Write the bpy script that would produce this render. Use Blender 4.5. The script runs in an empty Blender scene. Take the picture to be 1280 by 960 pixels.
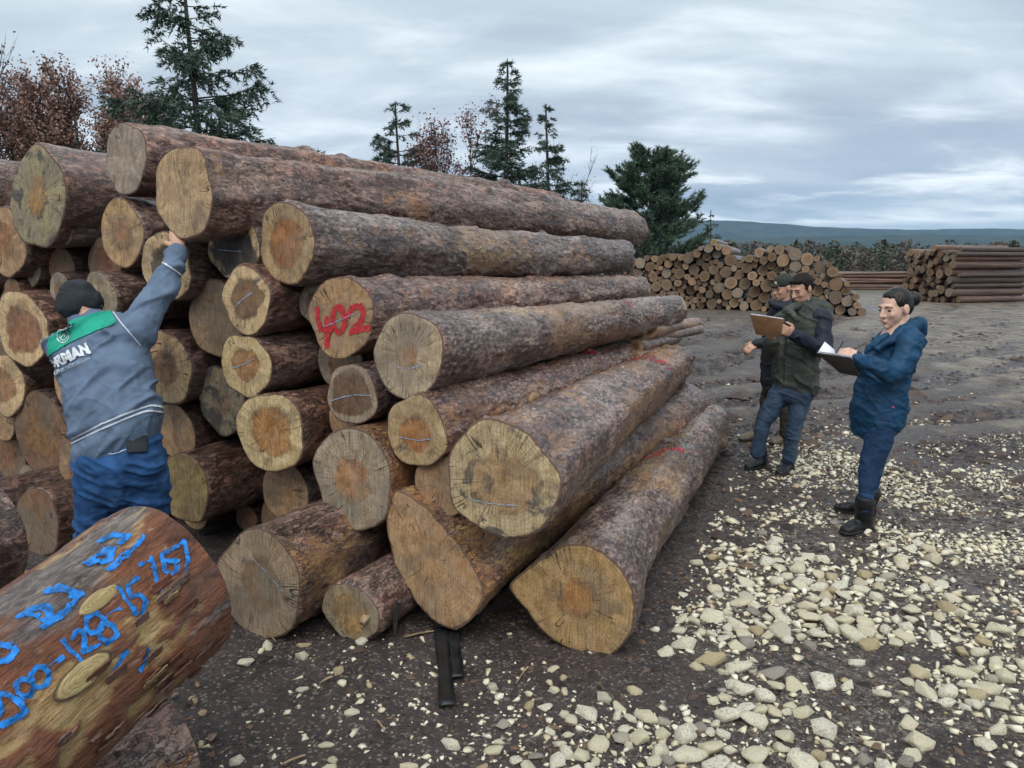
import bpy, bmesh, math, random
import numpy as np
from mathutils import Vector, Matrix
from mathutils.bvhtree import BVHTree

# ------------------------------------------------------------------ camera, sky, sun, exposure
SC = bpy.context.scene
COL = SC.collection
CAM_H, FPX, PITCH = 1.8, 960.0, math.radians(8.88)
cam_d = bpy.data.cameras.new('camera')
cam_d.sensor_width = 36.0
cam_d.lens = FPX / 1280.0 * 36.0
cam_d.clip_start = 0.05
cam_d.clip_end = 20000.0
cam_o = bpy.data.objects.new('camera', cam_d)
COL.objects.link(cam_o)
cam_o.location = (0, 0, CAM_H)
cam_o.rotation_euler = (math.radians(90) - PITCH, 0, 0)
SC.camera = cam_o

SUN_EL, SUN_AZ = math.radians(52), math.radians(188)      # azimuth from +Y towards +X: behind the viewer
sun_d = bpy.data.lights.new('sun', 'SUN')
sun_d.energy = 1.3
sun_d.angle = math.radians(50)
sun_d.color = (1.0, 0.965, 0.91)
sun_o = bpy.data.objects.new('sun', sun_d)
COL.objects.link(sun_o)
sdir = Vector((math.sin(SUN_AZ) * math.cos(SUN_EL), math.cos(SUN_AZ) * math.cos(SUN_EL), math.sin(SUN_EL)))
sun_o.rotation_euler = (-sdir).to_track_quat('-Z', 'Y').to_euler()

SC.view_settings.view_transform = 'Standard'
SC.view_settings.look = 'None'
SC.view_settings.gamma = 1.0
SC.view_settings.exposure = 0.78
SC.view_settings.use_curve_mapping = False
SC.render.engine = 'CYCLES'
SC.cycles.use_denoising = True
SC.cycles.max_bounces = 5
SC.cycles.diffuse_bounces = 2
SC.cycles.use_adaptive_sampling = True
SC.cycles.adaptive_threshold = 0.015
SC.cycles.glossy_bounces = 2
SC.cycles.transmission_bounces = 2
SC.cycles.volume_bounces = 1
SC.cycles.transparent_max_bounces = 6
SC.cycles.sample_clamp_indirect = 6.0


class NT:
    """small helper to write node trees in one line each"""
    def __init__(self, tree):
        self.t = tree
        self.t.nodes.clear()

    def n(self, kind, ins=None, **props):
        nd = self.t.nodes.new(kind)
        for k, v in props.items():
            setattr(nd, k, v)
        for k, v in (ins or {}).items():
            self.set(nd, k, v)
        return nd

    def set(self, nd, k, v):
        s = nd.inputs[k]
        if isinstance(v, bpy.types.Node):
            v = v.outputs[0]
        if isinstance(v, bpy.types.NodeSocket):
            self.t.links.new(v, s)
        else:
            if isinstance(v, (tuple, list)) and len(v) == 3 and s.type == 'RGBA':
                v = (*v, 1.0)
            s.default_value = v

    def math(self, op, a, b=0.0, c=0.0, clamp=False):
        nd = self.n('ShaderNodeMath', {0: a, 1: b, 2: c}, operation=op, use_clamp=clamp)
        return nd.outputs[0]

    def mix(self, f, a, b, mode='MIX'):
        nd = self.n('ShaderNodeMix', data_type='RGBA', blend_type=mode, clamp_factor=True)
        self.set(nd, 0, f); self.set(nd, 6, a); self.set(nd, 7, b)
        return nd.outputs[2]

    def ramp(self, f, lo, hi, a=0.0, b=1.0):
        nd = self.n('ShaderNodeMapRange', {'Value': f, 'From Min': lo, 'From Max': hi, 'To Min': a, 'To Max': b}, interpolation_type='SMOOTHSTEP')
        return nd.outputs[0]

    def noise(self, vec, scale, detail=4.0, rough=0.55, dist=0.0, color=False):
        nd = self.n('ShaderNodeTexNoise', {'Vector': vec, 'Scale': scale, 'Detail': detail, 'Roughness': rough, 'Distortion': dist})
        return nd.outputs['Color' if color else 'Fac']

    def voro(self, vec, scale, feature='F1', out='Distance', rnd=1.0):
        nd = self.n('ShaderNodeTexVoronoi', {'Vector': vec, 'Scale': scale, 'Randomness': rnd}, feature=feature)
        return nd.outputs[out]

    def vscale(self, vec, s, off=(0, 0, 0)):
        return self.n('ShaderNodeMapping', {'Vector': vec, 'Scale': s, 'Location': off}).outputs[0]

    def attr(self, name, kind='GEOMETRY', out='Fac'):
        return self.n('ShaderNodeAttribute', attribute_name=name, attribute_type=kind).outputs[out]


# sky: Nishita behind broken layers of overcast cloud
world = bpy.data.worlds.new('World')
SC.world = world
world.use_nodes = True
w = NT(world.node_tree)
sky = w.n('ShaderNodeTexSky', sky_type='NISHITA', sun_disc=False)
sky.sun_elevation = SUN_EL
sky.sun_rotation = SUN_AZ
sky.air_density = 1.0
sky.dust_density = 2.0
tc = w.n('ShaderNodeTexCoord').outputs['Generated']
sep = w.n('ShaderNodeSeparateXYZ', {0: tc})
zc = w.math('MAXIMUM', sep.outputs[2], 0.0)
zz = w.math('ADD', zc, 0.20)
pxx = w.math('DIVIDE', sep.outputs[0], zz)
pyy = w.math('DIVIDE', sep.outputs[1], zz)
cp = w.n('ShaderNodeCombineXYZ', {0: pxx, 1: pyy, 2: 0.0}).outputs[0]
n1 = w.noise(w.vscale(cp, (0.95, 1.9, 1), (3.1, 1.7, 0)), 1.0, 10.0, 0.55, 0.35)
n2 = w.noise(w.vscale(cp, (1.25, 2.4, 1), (7.3, 4.2, 0)), 1.2, 11.0, 0.58, 0.35)
n3 = w.noise(w.vscale(cp, (0.16, 0.4, 1), (1.3, 9.2, 0)), 1.0, 3.0, 0.5)
cr = w.n('ShaderNodeValToRGB', {0: zc})
cr.color_ramp.interpolation = 'EASE'
el = cr.color_ramp.elements
stops = [(0.0, (.40, .47, .53)), (0.05, (.42, .50, .56)), (0.075, (.32, .395, .475)), (0.11, (.365, .42, .485)),
         (0.17, (.36, .41, .465)), (0.25, (.42, .48, .515)), (0.36, (.50, .565, .585)), (1.0, (.54, .60, .63))]
while len(el) < len(stops):
    el.new(0.5)
for e, (p, c) in zip(el, stops):
    e.position = p
    e.color = (*c, 1)
base = cr.outputs[0]
dark = w.mix(1.0, base, (.70, .72, .78), 'MULTIPLY')
lite = w.mix(0.62, base, (.80, .85, .86))
cmix = w.ramp(n1, 0.30, 0.70)
c1 = w.mix(cmix, dark, base)
c2 = w.mix(w.ramp(w.math('ADD', w.math('MULTIPLY', n2, .65), w.math('MULTIPLY', n3, .35)), .44, .74), c1, lite)
# thin bright breaks low above the hills
lowband = w.math('MULTIPLY', w.ramp(zc, 0.045, 0.085), w.ramp(zc, 0.135, 0.095))
brk = w.math('MULTIPLY', lowband, w.ramp(n2, 0.45, 0.68))
c3 = w.mix(w.math('MULTIPLY', brk, 0.5), c2, (.83, .85, .84))
edge = w.math('MULTIPLY', w.math('MULTIPLY', w.ramp(zc, 0.042, 0.05), w.ramp(zc, 0.066, 0.056)), w.ramp(n1, 0.4, 0.6))
c3 = w.mix(w.math('MULTIPLY', edge, 0.7), c3, (.82, .87, .88))
cl = w.mix(1.0, c3, (10.6, 10.6, 10.5), 'MULTIPLY')
allsky = w.mix(0.94, sky.outputs[0], cl)
bg = w.n('ShaderNodeBackground', {'Color': allsky, 'Strength': 0.1})
w.n('ShaderNodeOutputWorld', {'Surface': bg})

# ------------------------------------------------------------------ helpers
RNG = np.random.default_rng(11)
FWD = np.array([0, math.cos(PITCH), -math.sin(PITCH)])
UPV = np.array([0, math.sin(PITCH), math.cos(PITCH)])
CAMP = np.array([0, 0, CAM_H])


def ray(x, y):
    return np.array([(x - 640) / FPX, 0, 0]) + UPV * (480 - y) / FPX + FWD


def at(x, y, Y):
    """the point of the place seen in direction (x, y) that lies Y metres ahead"""
    r = ray(x, y)
    return CAMP + r * (Y / r[1])


def smooth(a, b, x):
    t = np.clip((x - a) / (b - a), 0, 1)
    return t * t * (3 - 2 * t)


def _hash(ix, iy, iz, seed):
    h = (ix.astype(np.int64) * 73856093) ^ (iy.astype(np.int64) * 19349663) ^ (iz.astype(np.int64) * 83492791) ^ (int(seed) * 2654435761)
    h &= 0xffffffff
    h ^= h >> 16; h = (h * 0x45d9f3b) & 0xffffffff
    h ^= h >> 16; h = (h * 0x45d9f3b) & 0xffffffff
    h ^= h >> 16
    return h / 4294967295.0


def vnoise(p, seed=0):
    i = np.floor(p); f = p - i
    u = f * f * (3 - 2 * f)
    ix, iy, iz = i[:, 0], i[:, 1], i[:, 2]
    r = 0
    for dx in (0, 1):
        wx = u[:, 0] if dx else 1 - u[:, 0]
        for dy in (0, 1):
            wy = u[:, 1] if dy else 1 - u[:, 1]
            for dz in (0, 1):
                wz = u[:, 2] if dz else 1 - u[:, 2]
                r = r + wx * wy * wz * _hash(ix + dx, iy + dy, iz + dz, seed)
    return r * 2 - 1


def fbm(p, seed=0, octv=4):
    r = 0; a = 0.5
    for k in range(octv):
        r = r + a * vnoise(p * (2.03 ** k) + 17.3 * k, seed + k)
        a *= 0.5
    return r


def voronoi2(x, y, seed=0, wrap=None):
    ix, iy = np.floor(x), np.floor(y)
    F1 = np.full(x.shape, 9.0); F2 = np.full(x.shape, 9.0); rid = np.zeros(x.shape)
    for dx in (-1, 0, 1):
        for dy in (-1, 0, 1):
            cx, cy = ix + dx, iy + dy
            hx = np.mod(cx, wrap) if wrap else cx
            jx = _hash(hx, cy, hx * 0, seed); jy = _hash(hx, cy, hx * 0 + 1, seed)
            D = np.hypot(cx + .1 + .8 * jx - x, cy + .1 + .8 * jy - y)
            rr = _hash(hx, cy, hx * 0 + 2, seed)
            m = D < F1
            F2 = np.where(m, F1, np.minimum(F2, D))
            rid = np.where(m, rr, rid)
            F1 = np.where(m, D, F1)
    return F1, F2, rid


def mesh_np(name, V, quads=None, tris=None, mat=None, attrs=None, smooth_sh=True, mat_idx=None):
    me = bpy.data.meshes.new(name)
    V = np.ascontiguousarray(V, dtype=np.float32)
    nq = 0 if quads is None else len(quads)
    nt = 0 if tris is None else len(tris)
    me.vertices.add(len(V)); me.vertices.foreach_set('co', V.ravel())
    loops = []
    if nq: loops.append(np.asarray(quads, dtype=np.int32).ravel())
    if nt: loops.append(np.asarray(tris, dtype=np.int32).ravel())
    loops = np.concatenate(loops)
    me.loops.add(len(loops)); me.loops.foreach_set('vertex_index', loops)
    starts = np.concatenate([np.arange(nq) * 4, nq * 4 + np.arange(nt) * 3]).astype(np.int32)
    me.polygons.add(nq + nt); me.polygons.foreach_set('loop_start', starts)
    if smooth_sh:
        me.polygons.foreach_set('use_smooth', np.ones(nq + nt, dtype=bool))
    for k, a in (attrs or {}).items():
        a = np.asarray(a, dtype=np.float32)
        if a.ndim == 1:
            at_ = me.attributes.new(k, 'FLOAT', 'POINT'); at_.data.foreach_set('value', a)
        else:
            at_ = me.attributes.new(k, 'FLOAT_COLOR', 'POINT'); at_.data.foreach_set('color', np.c_[a, np.ones(len(a))].astype(np.float32).ravel())
    for m in (mat if isinstance(mat, (list, tuple)) else [mat]):
        if m: me.materials.append(m)
    if mat_idx is not None:
        me.polygons.foreach_set('material_index', np.asarray(mat_idx, dtype=np.int32))
    me.update(calc_edges=True)
    me.validate()
    return me


def link(name, me, parent=None):
    o = bpy.data.objects.new(name, me)
    COL.objects.link(o)
    if parent is not None:
        o.parent = parent
    return o


def tag(o, label, cat=None, group=None, kind=None):
    if label: o['label'] = label
    if cat: o['category'] = cat
    if group: o['group'] = group
    if kind: o['kind'] = kind
    return o


def empty(name, loc=(0, 0, 0)):
    o = bpy.data.objects.new(name, None)
    COL.objects.link(o)
    o.location = loc
    o.empty_display_size = 0.1
    return o


def grid_quads(nr, nc, wrap=False):
    """nr rows by nc columns of vertices"""
    c = nc if wrap else nc - 1
    i, j = np.meshgrid(np.arange(nr - 1), np.arange(c), indexing='ij')
    j2 = (j + 1) % nc
    return np.stack([i * nc + j, i * nc + j2, (i + 1) * nc + j2, (i + 1) * nc + j], -1).reshape(-1, 4)


def principled(nt, base, rough=0.6, bump=None, bstr=0.3, bdist=0.01, spec=0.5, **extra):
    p = nt.n('ShaderNodeBsdfPrincipled', {'Base Color': base, 'Roughness': rough, 'Specular IOR Level': spec})
    for k, v in extra.items():
        nt.set(p, k, v)
    if bump is not None:
        b = nt.n('ShaderNodeBump', {'Strength': bstr, 'Distance': bdist, 'Height': bump})
        nt.set(p, 'Normal', b)
    nt.n('ShaderNodeOutputMaterial', {'Surface': p})
    return p


def newmat(name):
    m = bpy.data.materials.new(name)
    m.use_nodes = True
    return m, NT(m.node_tree)


# ------------------------------------------------------------------ materials
def mat_bark(name='bark', inner=(.33, .215, .11), fresh=0.0):
    m, t = newmat(name)
    co = t.n('ShaderNodeTexCoord').outputs['Object']
    seed = t.attr('seed', 'OBJECT')
    off = t.n('ShaderNodeCombineXYZ', {0: seed, 1: seed, 2: seed}).outputs[0]
    p = t.n('ShaderNodeVectorMath', {0: co, 1: off}, operation='ADD').outputs[0]
    ps = t.vscale(p, (1, 1, .38))
    plate = t.attr('plate')
    bare = t.attr('bare')
    gro = t.attr('groove')
    na = t.noise(ps, 9, 6, .6)
    nb = t.noise(ps, 28, 5, .62)
    nc = t.noise(t.vscale(p, (1, 1, .22)), 5, 4, .6, .6)
    flk = t.voro(t.n('ShaderNodeVectorMath', {0: ps, 1: t.n('ShaderNodeVectorMath', {0: t.noise(p, 14, 3, .6, 0, True), 1: (.06, .06, .06)}, operation='MULTIPLY').outputs[0]}, operation='ADD').outputs[0], 34, 'F1', 'Color')
    flv = t.n('ShaderNodeSeparateColor', {0: flk}).outputs[0]
    warp = t.n('ShaderNodeVectorMath', {0: t.vscale(p, (1, 1, .42)), 1: t.n('ShaderNodeVectorMath', {0: t.noise(p, 22, 4, .65, 0, True), 1: (.05, .05, .05)}, operation='MULTIPLY').outputs[0]}, operation='ADD').outputs[0]
    fl2 = t.n('ShaderNodeSeparateColor', {0: t.voro(warp, 75, 'F1', 'Color')})
    crk = t.voro(warp, 40, 'DISTANCE_TO_EDGE', 'Distance')
    crm = t.math('MULTIPLY', t.ramp(crk, .07, .0), t.ramp(t.noise(p, 6, 3, .6), .42, .58))
    maroon = (.046, .017, .012); purple = (.095, .046, .037); pink = (.36, .225, .185); grey = (.13, .108, .10)
    c = t.mix(t.ramp(na, .35, .65), maroon, purple)
    c = t.mix(t.math('MULTIPLY', t.ramp(flv, .62, .90), .85), c, pink)
    c = t.mix(t.math('MULTIPLY', t.ramp(plate, .5, .95), .55), c, grey)
    weather = t.attr('weather', 'OBJECT')
    c = t.mix(t.math('MULTIPLY', t.ramp(fl2.outputs[1], .45, .9), .7), c, (.27, .185, .16))
    c = t.mix(t.math('MULTIPLY', t.ramp(fl2.outputs[2], .66, .9), .75), c, (.022, .010, .010))
    wn = t.math('ADD', nc, t.math('MULTIPLY', t.math('SUBTRACT', fl2.outputs[0], .5), .22))
    c = t.mix(t.math('MULTIPLY', t.ramp(wn, .42, .64), weather), c, t.mix(fl2.outputs[1], (.165, .130, .118), (.47, .39, .345)))
    tan = t.mix(t.ramp(nb, .35, .7), inner, (.24, .125, .055))
    tan = t.mix(t.ramp(nc, .52, .7), tan, (.50, .37, .185))
    tan = t.mix(t.math('MULTIPLY', t.ramp(fl2.outputs[0], .6, .85), .75), tan, (.15, .085, .055))
    c = t.mix(t.math('MULTIPLY', bare, t.ramp(t.math('ADD', nb, t.math('MULTIPLY', fl2.outputs[2], .22)), .42, .60)), c, tan)
    c = t.mix(t.math('MULTIPLY', crm, .75), c, (.030, .020, .018))
    c = t.mix(t.math('MULTIPLY', t.ramp(nb, .60, .72), .55), c, (.024, .014, .013))
    c = t.mix(t.math('MULTIPLY', gro, .55), c, (.022, .015, .014))
    speck = t.ramp(t.noise(p, 95, 2, .5), .66, .74)
    c = t.mix(t.math('MULTIPLY', speck, .45), c, (.42, .34, .30))
    big = t.noise(t.vscale(p, (1, 1, .5)), 2.6, 4, .6, .3)
    c = t.mix(t.math('MULTIPLY', t.ramp(big, .50, .66), .65), c, t.mix(1.0, c, (.42, .34, .32), 'MULTIPLY'))
    c = t.mix(t.math('MULTIPLY', t.ramp(big, .46, .34), .55), c, t.mix(1.0, c, (1.75, 1.45, 1.25), 'MULTIPLY'))
    warm = t.attr('warm', 'OBJECT')
    c = t.mix(warm, c, t.mix(1.0, c, (1.28, .98, .80), 'MULTIPLY'))
    dullf = t.attr('damp', 'OBJECT')
    c = t.mix(dullf, c, t.mix(1.0, c, (.34, .30, .31), 'MULTIPLY'))  # per-log factor that multiplies the bark colour darker, highest on recessed logs
    hgt = t.math('ADD', t.math('ADD', t.math('MULTIPLY', nb, .55), t.math('SUBTRACT', t.math('ADD', t.math('MULTIPLY', flv, .4), t.math('MULTIPLY', fl2.outputs[1], .4)), t.math('MULTIPLY', crm, .6))), t.math('MULTIPLY', t.noise(p, 120, 3, .6), .25))
    rough = t.ramp(na, .3, .7, .26, .62)
    pb = principled(t, c, rough, hgt, 1.0, .02, .5)
    t.set(pb, 'Coat Weight', .45); t.set(pb, 'Coat Roughness', .32)
    return m


def mat_face():
    m, t = newmat('cut_wood')
    co = t.n('ShaderNodeTexCoord').outputs['Object']
    seed = t.attr('seed', 'OBJECT')
    off = t.n('ShaderNodeCombineXYZ', {0: seed, 1: seed, 2: seed}).outputs[0]
    p = t.n('ShaderNodeVectorMath', {0: co, 1: off}, operation='ADD').outputs[0]
    rr = t.attr('rr')
    ang = t.attr('ang')
    sap = t.attr('sap', 'OBJECT', 'Color')
    hrt = t.attr('heartcol', 'OBJECT', 'Color')
    hr = t.attr('heart', 'OBJECT')
    mold = t.attr('mold', 'OBJECT')
    n_lo = t.noise(p, 6, 4, .6, .4)
    n_mid = t.noise(p, 18, 5, .65, .3)
    n_hi = t.noise(p, 70, 4, .6)
    rw = t.math('ADD', rr, t.math('ADD', t.math('MULTIPLY', t.math('SUBTRACT', n_lo, .5), .75), t.math('MULTIPLY', t.math('SUBTRACT', n_mid, .5), .30)))
    hmask = t.ramp(t.math('SUBTRACT', hr, rw), -.04, .05)
    s1 = t.mix(t.ramp(n_mid, .3, .75), sap, t.mix(1.0, sap, (.60, .53, .44), 'MULTIPLY'))
    h1 = t.mix(t.ramp(n_mid, .3, .7), hrt, t.mix(1.0, hrt, (.55, .46, .40), 'MULTIPLY'))
    c = t.mix(hmask, s1, h1)
    # darker line where heartwood meets sapwood
    c = t.mix(t.math('MULTIPLY', t.math('MULTIPLY', t.ramp(t.math('ABSOLUTE', t.math('SUBTRACT', hr, rw)), .07, .0), t.ramp(n_mid, .42, .6)), .5), c, (.085, .055, .035))
    rings = t.math('SINE', t.math('ADD', t.math('MULTIPLY', rr, 95.0), t.math('MULTIPLY', n_lo, 16.0)))
    c = t.mix(t.math('MULTIPLY', t.ramp(rings, .1, .95), .26), c, t.mix(1.0, c, (.52, .42, .34), 'MULTIPLY'))
    rv = t.n('ShaderNodeCombineXYZ', {0: t.math('MULTIPLY', ang, 26.0), 1: t.math('MULTIPLY', rr, 2.2), 2: seed}).outputs[0]
    rad = t.noise(rv, 1.0, 4, .6)
    c = t.mix(t.math('MULTIPLY', t.ramp(rad, .48, .72), .34), c, t.mix(1.0, c, (.50, .40, .32), 'MULTIPLY'))
    c = t.mix(t.math('MULTIPLY', t.ramp(rad, .46, .30), .30), c, t.mix(1.0, c, (1.35, 1.3, 1.2), 'MULTIPLY'))
    # grey weathering and dark mould
    c = t.mix(t.math('MULTIPLY', t.ramp(t.noise(p, 3.6, 4, .6), .42, .62), t.attr('grey', 'OBJECT')), c, (.215, .185, .145))
    c = t.mix(t.math('MULTIPLY', t.ramp(t.noise(p, 4.4, 6, .7, .6), .50, .66), .62), c, t.mix(n_mid, (.10, .072, .05), (.22, .165, .115)))
    mm = t.ramp(t.math('ADD', t.noise(p, 5.2, 5, .68, .5), t.math('MULTIPLY', mold, .42)), .70, .80)
    c = t.mix(t.math('MULTIPLY', mm, .88), c, t.mix(n_mid, (.022, .021, .024), (.11, .105, .10)))
    # saw marks: fine parallel scratches
    sw = t.noise(t.vscale(p, (150, 9, 9)), 1.0, 2, .6, .3)
    c = t.mix(t.math('MULTIPLY', t.ramp(sw, .46, .66), .5), c, t.mix(1.0, c, (.5, .42, .36), 'MULTIPLY'))
    # radial drying checks
    av = t.n('ShaderNodeCombineXYZ', {0: t.math('MULTIPLY', ang, 9.0), 1: t.math('MULTIPLY', rr, .35), 2: seed}).outputs[0]
    ck = t.math('ABSOLUTE', t.math('SUBTRACT', t.noise(av, 1.5, 3, .55), .5))
    ckm = t.math('MULTIPLY', t.ramp(ck, .014, .004), t.ramp(rr, .10, .45))
    ckm = t.math('MULTIPLY', ckm, t.ramp(n_lo, .42, .58))
    c = t.mix(t.math('MULTIPLY', ckm, .85), c, (.028, .02, .014))
    # bark ring at the rim
    rim = t.ramp(t.math('ADD', rr, t.math('MULTIPLY', t.math('SUBTRACT', n_mid, .5), .07)), .958, .975)
    c = t.mix(t.math('MULTIPLY', rim, .9), c, t.mix(n_hi, (.05, .03, .024), (.15, .09, .065)))
    c = t.mix(t.math('MULTIPLY', t.ramp(n_hi, .56, .7), .25), c, (.10, .07, .045))
    dullf = t.attr('damp', 'OBJECT')
    c = t.mix(dullf, c, t.mix(1.0, c, (.45, .41, .38), 'MULTIPLY'))  # the same per-log factor makes the cut wood darker
    h = t.math('ADD', t.math('MULTIPLY', sw, .7), t.math('ADD', t.math('MULTIPLY', n_hi, .6), t.math('MULTIPLY', n_mid, .7)))
    h = t.math('SUBTRACT', h, t.math('MULTIPLY', ckm, 1.8))
    principled(t, c, .72, h, .6, .006, .3)
    return m


def mat_plain(name, col, rough=.6, var=.25, scale=30, bstr=.2, spec=.4, bdist=.004, metallic=0.0):
    m, t = newmat(name)
    co = t.n('ShaderNodeTexCoord').outputs['Object']
    n = t.noise(co, scale, 5, .6)
    dk = tuple(max(0, v * (1 - var)) for v in col); lt = tuple(min(1, v * (1 + var)) for v in col)
    c = t.mix(t.ramp(n, .3, .7), dk, lt)
    principled(t, c, rough, n, bstr, bdist, spec, Metallic=metallic)
    return m


def mat_cloth(name, col, rough=.8, weave=420, var=.22, fade=None, sheen=.0, wet=None):
    m, t = newmat(name)
    co = t.n('ShaderNodeTexCoord').outputs['Object']
    n = t.noise(co, 9, 5, .6)
    fine = t.noise(co, weave, 2, .5)
    dk = tuple(v * (1 - var) for v in col); lt = tuple(min(1, v * (1 + var)) for v in col)
    c = t.mix(t.ramp(n, .3, .7), dk, lt)
    if fade:
        c = t.mix(t.math('MULTIPLY', t.ramp(t.noise(t.vscale(co, (1, 1, .5)), 4.5, 4, .6), .48, .68), .65), c, fade)
    c = t.mix(t.math('MULTIPLY', t.ramp(fine, .35, .7), .3), c, t.mix(1.0, c, (.6, .6, .62), 'MULTIPLY'))
    h = t.math('ADD', t.math('MULTIPLY', n, 1.0), t.math('MULTIPLY', fine, .12))
    principled(t, c, rough, h, .45, .02, .3)
    return m


def mat_skin(name='skin', col=(.50, .29, .205)):
    m, t = newmat(name)
    co = t.n('ShaderNodeTexCoord').outputs['Object']
    n = t.noise(co, 40, 4, .6)
    c = t.mix(t.ramp(n, .3, .7), tuple(v * .86 for v in col), tuple(v * 1.1 for v in col))
    p = principled(t, c, .5, n, .15, .003, .4)
    t.set(p, 'Subsurface Weight', .12)
    t.set(p, 'Subsurface Radius', (.02, .008, .004))
    return m


def mat_stone():
    m, t = newmat('limestone')
    oi = t.n('ShaderNodeObjectInfo').outputs['Random']
    co = t.n('ShaderNodeTexCoord').outputs['Object']
    rnd = t.math('ADD', oi, t.attr('rnd'))
    off = t.n('ShaderNodeCombineXYZ', {0: t.math('MULTIPLY', rnd, 31.0), 1: t.math('MULTIPLY', rnd, 17.0), 2: rnd}).outputs[0]
    p = t.n('ShaderNodeVectorMath', {0: co, 1: off}, operation='ADD').outputs[0]
    n = t.noise(p, 14, 5, .62)
    n2 = t.noise(p, 60, 4, .6)
    r1 = t.math('FRACT', t.math('MULTIPLY', rnd, 7.31))
    r2 = t.math('FRACT', t.math('MULTIPLY', rnd, 13.7))
    a = t.mix(r1, (.72, .66, .49), (.84, .81, .70))
    a = t.mix(t.ramp(r2, .86, .98), a, (.52, .43, .27))
    a = t.mix(t.ramp(r2, .05, .01), a, (.36, .33, .30))
    c = t.mix(t.ramp(n, .3, .7), t.mix(1.0, a, (.74, .69, .60), 'MULTIPLY'), a)
    c = t.mix(t.math('MULTIPLY', t.ramp(n2, .58, .70), .55), c, (.25, .205, .15))
    dirt = t.ramp(t.noise(p, 5.5, 4, .65), .52, .66)
    c = t.mix(t.math('MULTIPLY', dirt, t.math('MULTIPLY', r1, .7)), c, (.16, .12, .085))
    principled(t, c, .82, t.math('ADD', n, t.math('MULTIPLY', n2, .5)), .7, .012, .3)
    return m


def mat_ground():
    m, t = newmat('wet_mud')
    co = t.n('ShaderNodeTexCoord').outputs['Object']
    n1_ = t.noise(co, .55, 6, .6, .3)
    n2_ = t.noise(co, 4.0, 6, .62)
    n3_ = t.noise(co, 26, 5, .65)
    n4_ = t.noise(co, 110, 3, .6)
    c = t.mix(t.ramp(n2_, .3, .7), (.021, .0155, .0150), (.056, .041, .039))
    c = t.mix(t.math('MULTIPLY', t.ramp(n1_, .45, .65), .6), c, (.068, .050, .050))
    c = t.mix(t.math('MULTIPLY', t.ramp(n3_, .52, .68), .55), c, (.10, .076, .066))
    c = t.mix(t.math('MULTIPLY', t.ramp(n3_, .44, .32), .7), c, (.010, .0075, .0075))
    chip = t.voro(co, 90, 'F1', 'Color')
    chv = t.n('ShaderNodeSeparateColor', {0: chip})
    c = t.mix(t.math('MULTIPLY', t.ramp(chv.outputs[0], .84, .95), .6), c, (.26, .225, .185))
    c = t.mix(t.math('MULTIPLY', t.ramp(chv.outputs[1], .86, .95), .55), c, (.085, .050, .045))
    # crushed limestone dust pressed into the mud, and the pale driven clay of the yard
    lime = t.attr('lime')
    lm = t.ramp(t.math('ADD', t.math('MULTIPLY', lime, .62), t.math('ADD', t.math('MULTIPLY', n3_, .34), t.math('MULTIPLY', n4_, .34))), .58, .74)
    c = t.mix(t.math('MULTIPLY', lm, .85), c, t.mix(n3_, (.30, .265, .205), (.52, .475, .38)))
    clay = t.attr('clay')
    cc = t.mix(t.ramp(t.noise(co, 1.6, 7, .68, .5), .36, .62), (.060, .044, .038), (.27, .225, .165))
    cc = t.mix(t.math('MULTIPLY', t.ramp(n3_, .48, .60), .65), cc, (.050, .036, .031))
    c = t.mix(t.math('MULTIPLY', t.ramp(t.math('ADD', clay, t.math('MULTIPLY', t.math('SUBTRACT', n2_, .5), 1.5)), .36, .86), .85), c, cc)
    grass = t.attr('grass')
    c = t.mix(grass, c, t.mix(n2_, (.055, .060, .030), (.12, .105, .06)))
    h = t.math('ADD', t.math('MULTIPLY', n2_, .5), t.math('ADD', t.math('MULTIPLY', n3_, .6), t.math('MULTIPLY', n4_, .45)))
    wet = t.attr('wet')
    rough = t.math('SUBTRACT', t.ramp(n2_, .3, .7, .45, .78), t.math('MULTIPLY', wet, .30))
    principled(t, c, rough, h, .9, .03, .5)
    return m


def mat_leaf(name, cols, rough=.6, trans=.15):
    m, t = newmat(name)
    r = t.attr('rnd')
    cr_ = t.n('ShaderNodeValToRGB', {0: r})
    e_ = cr_.color_ramp.elements
    while len(e_) < len(cols):
        e_.new(.5)
    for k, (e, c) in enumerate(zip(e_, cols)):
        e.position = k / max(1, len(cols) - 1)
        e.color = (*c, 1)
    principled(t, cr_.outputs[0], rough, spec=.3)
    return m


def mat_knot():
    m, t = newmat('knot_wood')
    co = t.n('ShaderNodeTexCoord').outputs['Object']
    rr = t.attr('rr')
    n = t.noise(co, 30, 4, .6)
    g = t.noise(t.vscale(co, (1, 1, .15)), 120, 3, .6)
    ring = t.math('SINE', t.math('ADD', t.math('MULTIPLY', rr, 34.0), t.math('MULTIPLY', n, 7.0)))
    c = t.mix(t.ramp(ring, -.4, .9), (.33, .25, .115), (.25, .18, .08))
    c = t.mix(t.math('MULTIPLY', t.ramp(g, .45, .65), .6), c, (.46, .36, .19))
    c = t.mix(t.ramp(t.math('ADD', rr, t.math('MULTIPLY', n, .2)), .88, 1.0), c, (.07, .045, .025))
    principled(t, c, .75, t.math('ADD', n, g), .5, .006, .3)
    return m


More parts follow.
